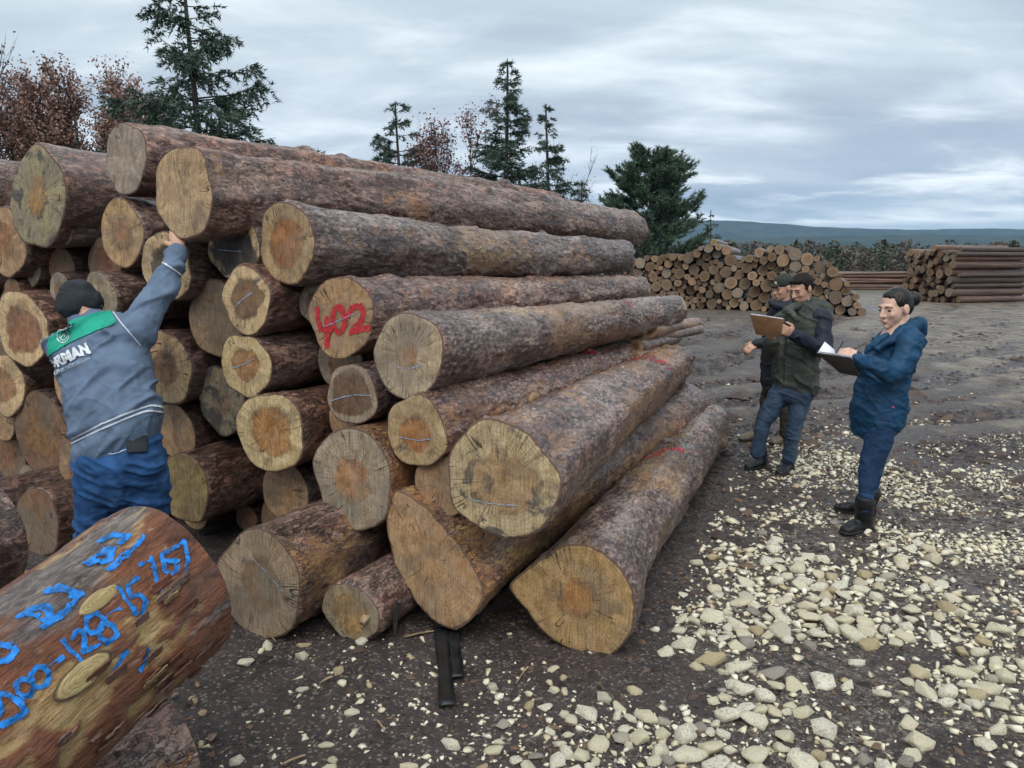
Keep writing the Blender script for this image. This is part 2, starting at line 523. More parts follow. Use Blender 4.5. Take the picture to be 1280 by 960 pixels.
M = {}
M['knot'] = mat_knot()
M['bark'] = mat_bark()
M['bark_red'] = mat_bark('red_bark', (.50, .34, .13))
M['face'] = mat_face()
M['stone'] = mat_stone()
M['ground'] = mat_ground()
M['blue_paint'] = mat_plain('blue_paint', (.006, .15, .48), .55, .55, 45, .5)
M['red_paint'] = mat_plain('red_paint', (.40, .022, .030), .6, .35, 50, .3)
M['chalk'] = mat_plain('blue_crayon', (.24, .32, .42), .8, .3, 90, .2)
M['skin'] = mat_skin()
M['hair'] = mat_plain('dark_hair', (.011, .0075, .006), .55, .5, 240, .8, .18)
M['needles'] = mat_leaf('needles', [(.042, .072, .056), (.072, .112, .084), (.11, .152, .112)])
M['pine_needles'] = mat_leaf('pine_needles', [(.044, .080, .056), (.078, .126, .084), (.13, .18, .115)])
M['oak_leaf'] = mat_leaf('dry_leaves', [(.12, .066, .052), (.22, .125, .095), (.33, .20, .155), (.25, .165, .14)])
M['red_leaf'] = mat_leaf('maroon_leaves', [(.085, .036, .036), (.145, .066, .060), (.21, .105, .09)])
M['far_leaf'] = mat_leaf('far_foliage', [(.030, .046, .028), (.046, .064, .036), (.066, .076, .044), (.078, .074, .050)])
M['grey_twig'] = mat_leaf('grey_twigs', [(.070, .060, .052), (.092, .078, .066), (.12, .10, .085)])
M['trunk'] = mat_plain('tree_bark', (.060, .050, .044), .85, .4, 20, .6)
M['black_rubber'] = mat_plain('black_rubber', (.010, .011, .013), .38, .4, 25, .4)
M['dry_wood'] = mat_plain('dry_wood', (.30, .215, .135), .8, .35, 25, .6, .3, .01)

# ------------------------------------------------------------------ ground, hills
STONE_BLOBS = [  # x, y, radius, weight of the limestone scatter on the mud (metres)
    (0.55, 2.55, .40, .9), (0.95, 2.75, .38, 1.0), (1.15, 3.2, .42, 1.0), (1.0, 3.65, .35, .8), (1.5, 3.55, .45, 1.0),
    (1.65, 4.2, .45, 1.0), (1.95, 3.7, .5, .9), (1.3, 4.4, .35, .6), (2.2, 4.6, .5, 1.0), (2.1, 5.3, .45, .9),
    (2.7, 4.2, .6, .8), (2.9, 5.2, .6, .75), (2.6, 6.3, .45, .8), (1.75, 5.0, .35, .6), (2.5, 3.3, .6, .8), (3.4, 4.3, .7, .7),
    (1.55, 2.75, .40, .75), (2.0, 2.7, .45, .7), (3.6, 5.6, .8, .5), (2.9, 7.0, .5, .55), (4.3, 5.0, .9, .6), (3.2, 3.6, .8, .7), (4.0, 4.2, 1.0, .65), (3.1, 6.2, .7, .7), (4.6, 6.2, 1.2, .5), (3.4, 2.9, .7, .6), (2.6, 2.5, .5, .6), (3.9, 7.6, 1.0, .35), (0.05, 2.45, .30, .35),
    (1.35, 2.35, .35, .5), (1.75, 6.3, .4, .3), (3.6, 7.4, .6, .35), (-.2, 2.7, .5, .12), (-.8, 2.9, .6, .12), (1.15, 5.6, .35, .25)]
BARE_SPOTS = [(1.88, 3.35, .22), (1.62, 2.45, .25), (.62, 3.05, .25), (1.6, 5.7, .3), (2.55, 5.7, .22)]


def stone_density(x, y):
    s = np.zeros_like(x)
    for bx, by, br, bw in STONE_BLOBS:
        s = s + bw * np.exp(-((x - bx) ** 2 + (y - by) ** 2) / (2 * (br * .75) ** 2))
    for bx, by, br in BARE_SPOTS:
        s = s * (1 - .95 * np.exp(-((x - bx) ** 2 + (y - by) ** 2) / (2 * (br * .8) ** 2)))
    return s


def ground_height(x, y):
    p = np.c_[x, y, np.zeros_like(x)]
    r = np.hypot(x, y)
    fade = np.clip(1.6 - r / 30, 0.15, 1)
    return (.030 * fbm(p * .9, 3, 4) * fade + .018 * fbm(p * 4.5, 5, 3) * np.clip(1.4 - r / 14, 0, 1)
            + .010 * np.abs(fbm(p * 13, 8, 2)) * np.clip(1.2 - r / 9, 0, 1))


TRACKS = [[(2.0, 9.5), (6, 11.5), (12, 16), (20, 24)], [(2.5, 11.2), (6.5, 13.2), (12, 17.8), (19, 26)], [(4.2, 7.0), (8, 9.2), (14, 14), (24, 21)], [(5.0, 8.6), (9, 11), (15, 16), (26, 24)],
          [(1.5, 14), (5, 19), (14, 23), (30, 27)], [(1.8, 16.5), (5, 21.5), (14, 25.5), (30, 30)], [(6, 6.2), (12, 9), (20, 13)], [(3, 12.5), (8, 21), (16, 34)], [(4.8, 12), (10, 20), (19, 33)]]


def seg_dist(px, py, pts):
    d = np.full(px.shape, 9e9)
    for (ax, ay), (bx, by) in zip(pts[:-1], pts[1:]):
        vx, vy = bx - ax, by - ay
        L2 = vx * vx + vy * vy + 1e-12
        t = np.clip(((px - ax) * vx + (py - ay) * vy) / L2, 0, 1)
        d = np.minimum(d, np.hypot(px - ax - t * vx, py - ay - t * vy))
    return d



def build_ground():
    th_f = np.radians(np.linspace(-48, 48, 400)); th_b = np.radians(np.linspace(48, 312, 50)[1:-1])
    th = np.concatenate([th_f, th_b])
    rad = np.concatenate([[.05, .5, .9], np.geomspace(1.2, 14, 200), np.geomspace(14.4, 9000, 80)])
    R_, T_ = np.meshgrid(rad, th, indexing='ij')
    x = (R_ * np.sin(T_)).ravel(); y = (R_ * np.cos(T_)).ravel()
    z = ground_height(x, y)
    # tyre ruts in the driven part of the yard
    q = np.c_[x, y, x * 0]
    clay = np.zeros_like(x); wet = np.zeros_like(x)
    wob = fbm(q * .25, 41, 3) * 3.0
    al = (x * .36 + y * .93)
    rut = np.zeros_like(x)
    for pts in TRACKS:                       # wheel tracks of the lorries
        dd = seg_dist(x + .25 * fbm(q * .5, 43, 3) * 2, y + .25 * fbm(q * .5 + 7, 44, 3) * 2, pts)
        wdt = .22 + .004 * np.hypot(x, y)
        rut = rut - np.exp(-(dd / wdt) ** 2) + .8 * np.exp(-((dd - 2.0 * wdt) / wdt) ** 2)
    rut = np.clip(rut, -1, 1)
    yard = smooth(6.5, 10.5, al) * smooth(60, 44, np.hypot(x, y)) * smooth(-5, -1.5, x + 0)
    side = smooth(2.6, 5.5, x - .28 * y)
    z = z + yard * .045 * rut * smooth(70, 20, al)
    lightp = .5 + .9 * fbm(q * np.array([.30, .30, 1]), 21, 4)
    clay = np.clip(yard * (.34 + .75 * side) * (.70 + .75 * rut) * (.55 + lightp), 0, 1.2)
    clay = clay + smooth(20, 26, np.hypot(x, y)) * smooth(60, 45, np.hypot(x, y)) * .35
    wet = np.clip(yard * (.3 + .6 * (rut < -.3)), 0, 1)
    wet = np.maximum(wet, .5 * smooth(.1, .35, fbm(q * .8, 61, 3)))
    lime = np.clip(stone_density(x, y), 0, 1.1) * .38
    far_lime = smooth(.5, 3.5, x - .1 * y) * smooth(17, 6, np.hypot(x, y)) * .40
    lime = np.maximum(lime, far_lime * (.6 + 1.0 * fbm(q * .7, 71, 4)))
    grass = smooth(46, 60, np.hypot(x, y)) + smooth(-1.0, -6.0, x + 0.0 * y) * smooth(11, 14, y)
    grass = np.clip(grass, 0, 1)
    V = np.c_[x, y, z]
    qd = grid_quads(len(rad), len(th), True)
    qd = qd[:, ::-1]
    me = mesh_np('ground', V, qd, None, M['ground'], dict(lime=lime, clay=clay, wet=wet, grass=grass))
    tag(link('ground', me), None, kind='structure')


build_ground()


def build_hills():
    m, t = newmat('wooded_hill')
    co = t.n('ShaderNodeTexCoord').outputs['Object']
    c = t.mix(t.ramp(t.noise(co, .012, 6, .65), .35, .65), (.022, .036, .026), (.050, .062, .040))
    principled(t, c, .9, t.noise(co, .05, 4, .6), .5, 8.0, .1)
    for k, (Y, zpk, seed, x0, x1) in enumerate([(4200, 245, 3, -3600, 6200), (2500, 95, 9, -2600, 4200)]):
        nx, ny = 260, 26
        xs = np.linspace(x0, x1, nx); ts = np.linspace(-1, 1, ny)
        X, T = np.meshgrid(xs, ts)
        prof = (.74 + .22 * fbm(np.c_[X.ravel() / 1500, X.ravel() * 0, X.ravel() * 0 + seed], seed, 4).reshape(X.shape)
                + .16 * np.exp(-((X - (850 if k == 0 else 1300)) / 900) ** 2))
        if k == 0:
            prof -= .10 * smooth(1800, 3600, X)
        hh = np.clip(np.cos(T * math.pi / 2), 0, 1) ** 1.2 * zpk * prof
        Yg = Y + T * 900 + 160 * fbm(np.c_[X.ravel() / 600, T.ravel() * 2, X.ravel() * 0], seed + 4, 3).reshape(X.shape)
        hh = hh + (6 * fbm(np.c_[X.ravel() / 60, Yg.ravel() / 60, X.ravel() * 0], seed + 8, 3).reshape(X.shape)) * (hh > 5)
        V = np.c_[X.ravel(), Yg.ravel(), hh.ravel() - 3]
        tag(link('hills', mesh_np('hills', V, grid_quads(ny, nx), None, m)), None, kind='structure')


build_hills()

# ------------------------------------------------------------------ logs
AXIS = math.radians(26.765)


def axis_frame(yaw, tilt=0.0):
    a = AXIS + math.radians(yaw)
    d = Vector((math.sin(a) * math.cos(tilt), math.cos(a) * math.cos(tilt), math.sin(tilt)))
    xl = Vector((-math.cos(a), math.sin(a), 0))
    yl = d.cross(xl)
    return d, xl, yl


PD, PX, PY = axis_frame(0)


def pile_point(u, v, s):
    return PD * s - PX * u + Vector((0, 0, v))


class Stem:
    """round-wood surface: radius as a function of angle and distance along the stem"""
    def __init__(self, seed, R, L, outline=None, taper=.12, flare=0.0, bend=.02, bare=.45, plate=(.055, .12), relief=1.0, blend=.8, oval=.05):
        self.seed, self.R, self.L = seed, R, L
        self.taper, self.flare, self.bare, self.relief, self.blend = taper, flare, bare, relief, blend
        rs = random.Random(seed)
        self.h = [(k, oval * rs.uniform(.3, 1) / k ** .7, rs.uniform(0, 6.28)) for k in (2, 3, 4, 5, 7)]
        self.b = (rs.uniform(-bend, bend), rs.uniform(-bend, bend) * .5, rs.uniform(0, 3))
        self.pw, self.pl = plate
        self.kn = [(rs.uniform(0, 6.28), rs.uniform(.25, L), rs.uniform(.035, .075), R * rs.uniform(.05, .13)) for _ in range(int(L * 2.6))]
        self.ncell = max(5, int(round(2 * math.pi * R / self.pw)))
        if outline:
            a = np.radians(180 - np.array([o[0] for o in outline])) % (2 * math.pi)
            k = np.argsort(a)
            a = a[k]; rr = np.array([o[1] for o in outline])[k]
            self.out = (np.r_[a - 2 * math.pi, a, a + 2 * math.pi], np.r_[rr, rr, rr])
        else:
            self.out = None

    def centre(self, z):
        t = z / self.L
        return self.b[0] * np.sin(t * 3.1 + self.b[2]) - self.b[0] * math.sin(self.b[2]), self.b[1] * np.sin(t * 2.6) * 1.0

    def smooth_rad(self, th, z):
        m = 1.0
        sh = 0
        for k, a, ph in self.h:
            sh = sh + a * np.cos(k * th + ph + .12 * z * k)
        m = 1 + sh
        if self.out is not None:
            o = np.interp(th % (2 * math.pi), *self.out)
            f = np.exp(-(z / self.blend) ** 2)
            m = m * (1 - f) + o * f
        return self.R * m * (1 - self.taper * z / self.L) * (1 + self.flare * np.exp(-z / .35))

    def relief_at(self, th, z):
        R = self.R
        p = np.c_[np.cos(th) * R, np.sin(th) * R, z]
        wv = fbm(p * 7, self.seed + 50, 3)
        wv2 = fbm(p * 7 + 31, self.seed + 51, 3)
        F1, F2, rid = voronoi2(th / (2 * math.pi) * self.ncell + wv * 1.5, z / self.pl + wv2 * 1.5, self.seed, self.ncell)
        G1, G2, rid2 = voronoi2(th / (2 * math.pi) * self.ncell * 2 + wv2 * 1.6, z / self.pl * 2.1 + wv * 1.6, self.seed + 1, self.ncell * 2)
        patch = smooth(-.16, .22, fbm(p * np.array([4, 4, 2.0]), self.seed + 61, 3))
        edge = 1 - (1 - smooth(0.02, .22, F2 - F1)) * (.25 + .75 * patch)
        bn = fbm(p * np.array([3.0, 3.0, 1.1]), self.seed + 7, 4) + .35 * fbm(p * 11, self.seed + 9, 3)
        bare = smooth(.40 - self.bare * .50, .52 - self.bare * .50, bn + .22 * (rid2 - .5))
        hgt = (1 - bare) * (.0055 * edge * (.35 + .9 * rid) + .0035 * rid2 * smooth(.0, .15, G2 - G1) + .001) + .004 * fbm(p * 14, self.seed + 3, 3) + .018 * fbm(p * 2.8, self.seed + 2, 3) + self.knots(th, z)
        return hgt * self.relief, .5 * rid + .5 * rid2, bare, (1 - edge) * (1 - bare)

    def knots(self, th, z):
        h = 0
        for (kt, kz, kr, kh) in self.kn:
            dt = (th - kt + math.pi) % (2 * math.pi) - math.pi
            h = h + kh * np.exp(-((dt * self.R) ** 2 + ((z - kz) * .7) ** 2) / (kr * kr))
        return h

    def rad(self, th, z):
        return self.smooth_rad(th, z) + self.relief_at(th, z)[0]


def props(o, **kw):
    for k, v in kw.items():
        o[k] = v
    return o


def build_log(label, stem, mw, mats, facep, nth=96, nz=80, dense_end=True, tilt=(0, 0), damp=0.0, weather=.5, group=None, name='log', rings=16, far_face=True, fuzz=0.0):
    """log > bark, cut_face (near), cut_face (far); returns the Empty and the cut plane"""
    root = empty(name)
    root.matrix_world = mw
    tag(root, label, 'log', group)
    th = np.linspace(0, 2 * math.pi, nth, endpoint=False)
    zz_ = (np.linspace(0, 1, nz) ** (1.7 if dense_end else 1.0)) * stem.L
    Z, T = np.meshgrid(zz_, th, indexing='ij')
    z, t_ = Z.ravel(), T.ravel()
    hgt, rid, bare, gro = stem.relief_at(t_, z)
    r0 = stem.smooth_rad(t_, z)
    cx, cy = stem.centre(z)
    rim_fade = smooth(0.0, .012, z)
    r = r0 + hgt * (.35 + .65 * rim_fade)
    if fuzz:
        r = r + fuzz * np.exp(-z / .03) * _hash(np.round(t_ * 60), z * 0, z * 0, stem.seed) ** 2 * (np.sin(t_) > .2)
    x = cx + r * np.cos(t_); y = cy + r * np.sin(t_)

    def cut(x, y):
        return tilt[0] * x + tilt[1] * y + .010 * fbm(np.c_[x * 5, y * 5, x * 0 + stem.seed], stem.seed + 77, 3)
    zo = z + cut(x, y) * np.exp(-z / .25)
    me = mesh_np('bark', np.c_[x, y, zo], grid_quads(nz, nth, True), None, mats[0], dict(plate=rid, bare=bare, groove=gro))
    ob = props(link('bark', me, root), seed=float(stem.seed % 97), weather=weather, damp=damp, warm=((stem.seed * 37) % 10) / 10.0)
    # near face: rings from the rim inwards
    fr = np.array([1.0, .985, .96] + list(np.linspace(.92, .06, rings - 4)) + [.0])
    rimx, rimy = x[:nth], y[:nth]
    c0x, c0y = rimx.mean(), rimy.mean()
    FX = c0x + fr[:, None] * (rimx - c0x); FY = c0y + fr[:, None] * (rimy - c0y)
    RR = np.repeat(fr[:, None], nth, 1)
    FZ = cut(FX.ravel(), FY.ravel())
    FZ = FZ - .004 * smooth(1.0, .96, RR.ravel()) * (RR.ravel() < 1)
    AN = np.repeat(np.cos(th)[None], len(fr), 0) * 1.0
    me = mesh_np('cut_face', np.c_[FX.ravel(), FY.ravel(), FZ], grid_quads(len(fr), nth, True)[:, ::-1], None, mats[1], dict(rr=RR.ravel(), ang=np.repeat((th + .3 * np.sin(3 * th))[None], len(fr), 0).ravel()))
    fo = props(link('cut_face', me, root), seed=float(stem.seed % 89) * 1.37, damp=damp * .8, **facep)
    if far_face:
        k = slice(len(x) - nth, len(x))
        fr2 = np.array([1.0, .6, 0.0])
        cxx, cyy = x[k].mean(), y[k].mean()
        FX = cxx + fr2[:, None] * (x[k] - cxx); FY = cyy + fr2[:, None] * (y[k] - cyy)
        me = mesh_np('cut_face', np.c_[FX.ravel(), FY.ravel(), np.full(FX.size, stem.L) + 0 * FX.ravel()], grid_quads(3, nth, True), None, mats[1], dict(rr=np.repeat(fr2, nth), ang=np.tile(th, 3)))
        props(link('cut_face', me, root), seed=float(stem.seed % 83), damp=damp, **facep)
    return root, cut


def extract(name, P, keep, shape, mat, parent):
    """cells of a surface grid whose corners are painted, as one mesh"""
    n, m_ = shape
    q = grid_quads(n, m_)
    k = keep.ravel()[q].sum(1) >= 3
    q = q[k]
    if len(q) == 0:
        return None
    used, inv = np.unique(q.ravel(), return_inverse=True)
    me = mesh_np(name, P[used], inv.reshape(-1, 4), None, mat)
    return link(name, me, parent)


def face_paint(name, root, cut, R, strokes, width, mat, n=120, ragged=.35, seed=1, drop=.25):
    """strokes on a cut face, x to the right and y up as seen from in front, in units of R"""
    allp = np.concatenate([np.array(s) for s in strokes]) * R
    pad = width * 1.6
    lo, hi = allp.min(0) - pad, allp.max(0) + pad
    n2 = max(8, int(n * (hi[1] - lo[1]) / max(hi[0] - lo[0], hi[1] - lo[1])))
    n1_ = max(8, int(n * (hi[0] - lo[0]) / max(hi[0] - lo[0], hi[1] - lo[1])))
    X, Y = np.meshgrid(np.linspace(lo[0], hi[0], n1_), np.linspace(lo[1], hi[1], n2))
    x, y = X.ravel(), Y.ravel()
    d = np.min([seg_dist(x, y, [(a * R, b * R) for a, b in s]) for s in strokes], axis=0)
    nz_ = fbm(np.c_[x, y, x * 0] * 60, seed, 3)
    nz2 = fbm(np.c_[x * 40, y * 110, x * 0], seed + 5, 2)
    keep = (d < width * (.9 + ragged * nz_)) & (nz2 > -.75 + drop)
    xl = -x
    P = np.c_[xl, y, cut(xl, y) - .0075]
    return extract(name, P, keep, X.shape, mat, root)


def stem_paint(name, root, stem, strokes, width, mat, res=.006, ragged=.35, seed=1, drop=.25, off=.003):
    """strokes given as (z, theta) on the bark; width in metres"""
    allp = np.concatenate([np.array(s) for s in strokes])
    pad = width * 1.6
    R = stem.R
    z0, z1 = allp[:, 0].min() - pad, allp[:, 0].max() + pad
    t0, t1 = allp[:, 1].min() - pad / R, allp[:, 1].max() + pad / R
    nzz, ntt = int((z1 - z0) / res) + 4, int((t1 - t0) * R / res) + 4
    Z, T = np.meshgrid(np.linspace(z0, z1, nzz), np.linspace(t0, t1, ntt), indexing='ij')
    z, t_ = Z.ravel(), T.ravel()
    d = np.min([seg_dist(z, t_ * R, [(a, b * R) for a, b in s]) for s in strokes], axis=0)
    nz_ = fbm(np.c_[z, t_ * R, z * 0] * 45, seed, 3)
    nz2 = fbm(np.c_[z * 30, t_ * R * 90, z * 0], seed + 5, 3)
    keep = (d < width * (.9 + ragged * nz_)) & (nz2 > -.75 + drop)
    r = stem.rad(t_, z) + off
    cx, cy = stem.centre(z)
    return extract(name, np.c_[cx + r * np.cos(t_), cy + r * np.sin(t_), z], keep, Z.shape, mat, root)


def facep(sap, heart=.5, hc=(.40, .20, .075), grey=.3, mold=.1):
    sap = (min(.74, sap[0] * 1.1), sap[1] * 1.04, sap[2] * 1.04)
    grey = min(.9, grey * 1.2)
    return dict(sap=[float(v) for v in sap], heartcol=[float(v) for v in hc], heart=float(heart), grey=float(grey), mold=float(mold))


CREAM, TANC, BROWN, GREYC, OCHRE = (.66, .52, .31), (.54, .375, .22), (.30, .185, .115), (.42, .37, .305), (.52, .345, .145)
ORA, RED, DKB = (.47, .27, .14), (.38, .20, .115), (.14, .078, .052)
OUT29 = [(176, 1.42), (154, 1.14), (122, 1.02), (100, 1.20), (75, 1.32), (45, 1.32), (17, 1.32), (-5, 1.30), (-33, 1.32), (-52, 1.36), (-66, 1.18), (-97, 1.08), (-112, 1.04), (-131, 1.02), (-160, 1.06)]
OUT26 = [(143, 1.28), (131, 1.30), (115, .92), (90, .62), (60, .52), (20, .62), (0, .80), (-20, 1.1), (-48, 1.12), (-60, 1.12), (-72, 1.02), (-95, .86), (-125, .70), (-150, .72), (178, .86), (160, 1.08)]
# id: u, v, s, R, yaw, L, near-face look, darkening, weather, bare, label
LOGS = [
    (1, -4.394, 2.453, 3.35, .210, 8.4, 5.0, facep(GREYC, .0, TANC, .75, .12), .1, .7, .3, 'topmost log of the pile with a weathered grey cut face'),
    (2, -5.31, 2.242, 3.34, .335, 0, 4.6, facep((.38, .35, .21), .38, (.52, .30, .09), .55, .42), .2, .5, .3, 'thick log at upper left with greenish face and orange heart'),
    (3, -3.66, 2.20, 3.14, .236, 5.6, 6.2, facep((.52, .39, .235), .0, TANC, .2, .02), .0, .75, .3, 'long top log with plain tan face that the raised hand touches'),
    (4, -5.812, 1.954, 3.38, .243, 0, 4.6, facep(TANC, .5, ORA, .2, .25), .2, .4, .3, 'tan log cut off by the left photo edge below the thick greenish one'),
    (5, -4.48, 1.992, 3.34, .205, 0, 4.6, facep((.50, .36, .19), .5, ORA, .3, .1), .1, .4, .3, 'tan and orange log end left of the raised hand'),
    (6, -4.972, 1.80, 3.55, .165, 0, 4.6, facep(BROWN, .6, (.25, .10, .06), .5, .2), .5, .2, .3, 'dark brown log end recessed above the dark beanie'),
    (7, -4.038, 1.786, 3.3, .206, 0, 4.6, facep(CREAM, .60, (.12, .10, .08), .2, .35), .1, .4, .3, 'cream ringed log with dark centre behind the raised sleeve'),
    (8, -3.60, 1.905, 3.43, .192, 0, 4.6, facep(CREAM, .78, (.055, .05, .052), .2, .45), .1, .4, .3, 'log with nearly black face and cream lower rim'),
    (9, -3.065, 1.911, 3.3, .202, 4.0, 4.9, facep((.47, .36, .20), .62, (.44, .21, .085), .35, .12), .0, .75, .35, 'log with big orange heart just below the long top log'),
    (10, -3.75, 1.46, 3.42, .245, 0, 4.6, facep((.40, .30, .19), .0, TANC, .45, .15), .25, .4, .3, 'large tan brown log end split across, behind two cream ones'),
    (11, -3.306, 1.596, 3.22, .177, 0, 4.6, facep(CREAM, .62, (.27, .17, .10), .1, .28), .0, .4, .3, 'cream log with brown blotched heart left of the red number'),
    (12, -2.703, 1.513, 3.3, .208, 1.3, 4.9, facep((.42, .285, .155), .3, (.40, .22, .10), .3, .08), .0, .85, .55, 'log with red number 402 painted on its cut face'),
    (13, -5.56, 1.348, 3.3, .265, 0, 4.6, facep(CREAM, .62, RED, .1, .25), .1, .4, .3, 'cream log with reddish heart left of the dark beanie'),
    (14, -5.97, .905, 3.37, .225, 0, 4.6, facep(CREAM, .55, ORA, .2, .1), .1, .4, .3, 'cream rimmed log at left photo edge beside the jacket lettering'),
    (15, -4.56, 1.584, 3.22, .157, 0, 4.6, facep((.44, .39, .27), .0, TANC, .6, .1), .1, .5, .3, 'small frayed log end next to the beanie'),
    (16, -4.199, 1.14, 3.36, .234, 0, 4.6, facep((.47, .37, .22), .5, BROWN, .25, .4), .15, .4, .3, 'mottled cream and brown log that the lower hand holds'),
    (17, -2.201, 1.342, 3.2, .202, .8, 4.7, facep((.47, .40, .28), .30, ORA, .55, .08), .0, .9, .55, 'pale log with small orange core right below the numbered one'),
    (18, -3.339, 1.223, 3.22, .171, 0, 4.6, facep((.60, .50, .28), .55, ORA, .05, .15), .0, .4, .3, 'bright cream log with orange heart under the blotched cream one'),
    (19, -3.82, .94, 3.47, .208, 0, 4.6, facep((.36, .34, .24), .40, (.36, .24, .15), .3, .62), .2, .3, .3, 'log end blackened by mould with lichen patches'),
    (20, -2.603, 1.105, 3.25, .169, 0, 4.6, facep((.38, .32, .24), .78, (.19, .115, .075), .4, .15), .05, .4, .3, 'small dark brown log end with a long blue crayon stroke'),
    (21, -3.154, .855, 3.2, .219, 0, 4.6, facep((.60, .51, .29), .64, (.50, .28, .115), .05, .02), .0, .3, .3, 'clean cream log with large orange heart in the middle of the pile'),
    (22, -2.108, .975, 3.12, .183, .1, 4.7, facep((.52, .40, .22), .45, (.50, .24, .09), .2, .22), .0, .7, .55, 'log with orange star shaped heart below the pale one'),
    (23, -3.896, .428, 3.2, .222, 0, 4.6, facep((.50, .38, .17), .0, OCHRE, .25, .2), .05, .3, .3, 'ochre log end right of the blue jeans'),
    (24, -2.486, .694, 3.08, .251, 0, 4.6, facep((.37, .32, .235), .46, ORA, .6, .12), .0, .5, .4, 'large round grey log with orange heart left of the split butt'),
    (25, -1.56, .839, 2.98, .249, -4.4, 4.5, facep((.50, .42, .25), .55, (.46, .315, .165), .15, .36), .0, .75, .8, 'thick log with mould blotched cream face at right of pile'),
    (26, -1.955, .375, 3.02, .300, 0, 4.4, facep((.40, .265, .14), .0, OCHRE, .35, .1), .0, .3, .8, 'huge irregular brown butt standing on its corner at the pile foot'),
    (126, -1.985, .705, 3.16, .145, 0, 4.4, facep((.38, .26, .155), .0, BROWN, .3, .1), .05, .3, .8, 'smooth brown log end squeezed above the huge irregular butt'),
    (27, -2.69, .262, 2.6, .257, 0, 4.6, facep((.36, .29, .20), .45, (.27, .165, .085), .65, .08), .1, .3, .3, 'grey brown log end on the ground beside the blue painted log'),
    (28, -2.255, .146, 2.75, .147, 0, 4.6, facep((.40, .345, .23), .62, OCHRE, .5, .15), .05, .3, .6, 'small log end with ochre heart lying on the mud'),
    (29, -1.27, .252, 3.14, .222, -6.0, 4.4, facep((.44, .31, .145), .35, (.46, .25, .09), .35, .30), .0, .7, .65, 'lobed ochre butt of the outermost ground log beside the stones'),
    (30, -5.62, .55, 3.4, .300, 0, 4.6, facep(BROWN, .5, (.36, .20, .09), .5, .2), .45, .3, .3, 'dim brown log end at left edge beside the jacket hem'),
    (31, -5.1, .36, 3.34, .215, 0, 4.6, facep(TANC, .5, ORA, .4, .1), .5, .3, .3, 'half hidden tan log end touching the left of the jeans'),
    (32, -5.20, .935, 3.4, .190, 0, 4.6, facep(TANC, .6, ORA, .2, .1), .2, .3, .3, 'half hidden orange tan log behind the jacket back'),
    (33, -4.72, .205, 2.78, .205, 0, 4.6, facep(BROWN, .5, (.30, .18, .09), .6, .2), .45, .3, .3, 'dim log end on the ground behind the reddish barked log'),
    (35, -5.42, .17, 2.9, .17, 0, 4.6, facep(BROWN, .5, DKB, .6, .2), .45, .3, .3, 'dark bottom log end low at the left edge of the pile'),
    (34, -6.60, 2.381, 3.6, .243, 0, 4.6, facep(TANC, .4, ORA, .3, .1), .1, .8, .2, 'pale barked log at the left edge behind the thick greenish one'),
]
FILL = [(-4.709, 1.233, .2), (-4.63, .73, .2), (-6.464, 1.933, .2), (-6.146, 1.45, .2), (-3.268, .425, .2), (-4.38, .318, .2), (-6.39, 1.0, .2),
        (-4.234, .7, .2), (-2.977, 1.225, .18), (-5.456, 1.764, .16), (-3.511, .165, .16), (-3.537, .697, .16), (-4.914, .936, .16),
        (-2.815, .91, .12), (-4.794, 2.031, .12), (-3.87, 2.03, .12), (-2.871, .611, .12), (-3.02, 1.575, .12), (-4.179, 2.05, .12), (-5.09, 1.34, .19), (-5.238, 1.63, .12), (-5.843, 1.608, .10), (-6.153, 1.794, .12), (-6.5, 1.5, .15), (-5.13, 2.02, .10), (-6.42, 1.70, .14), (-5.75, 1.76, .13), (-6.75, 1.75, .18), (-6.2, .62, .2), (-6.6, .9, .2), (-6.35, .25, .22), (-6.8, .45, .2), (-3.15, .13, .12), (-3.86, .10, .10), (-4.12, .16, .13), (-5.28, .16, .12), (-5.75, .15, .14), (-5.98, .35, .15), (-6.1, .1, .13)]  # filler logs added in the gaps to stop light seeping through the pile
LOGROOT = {}


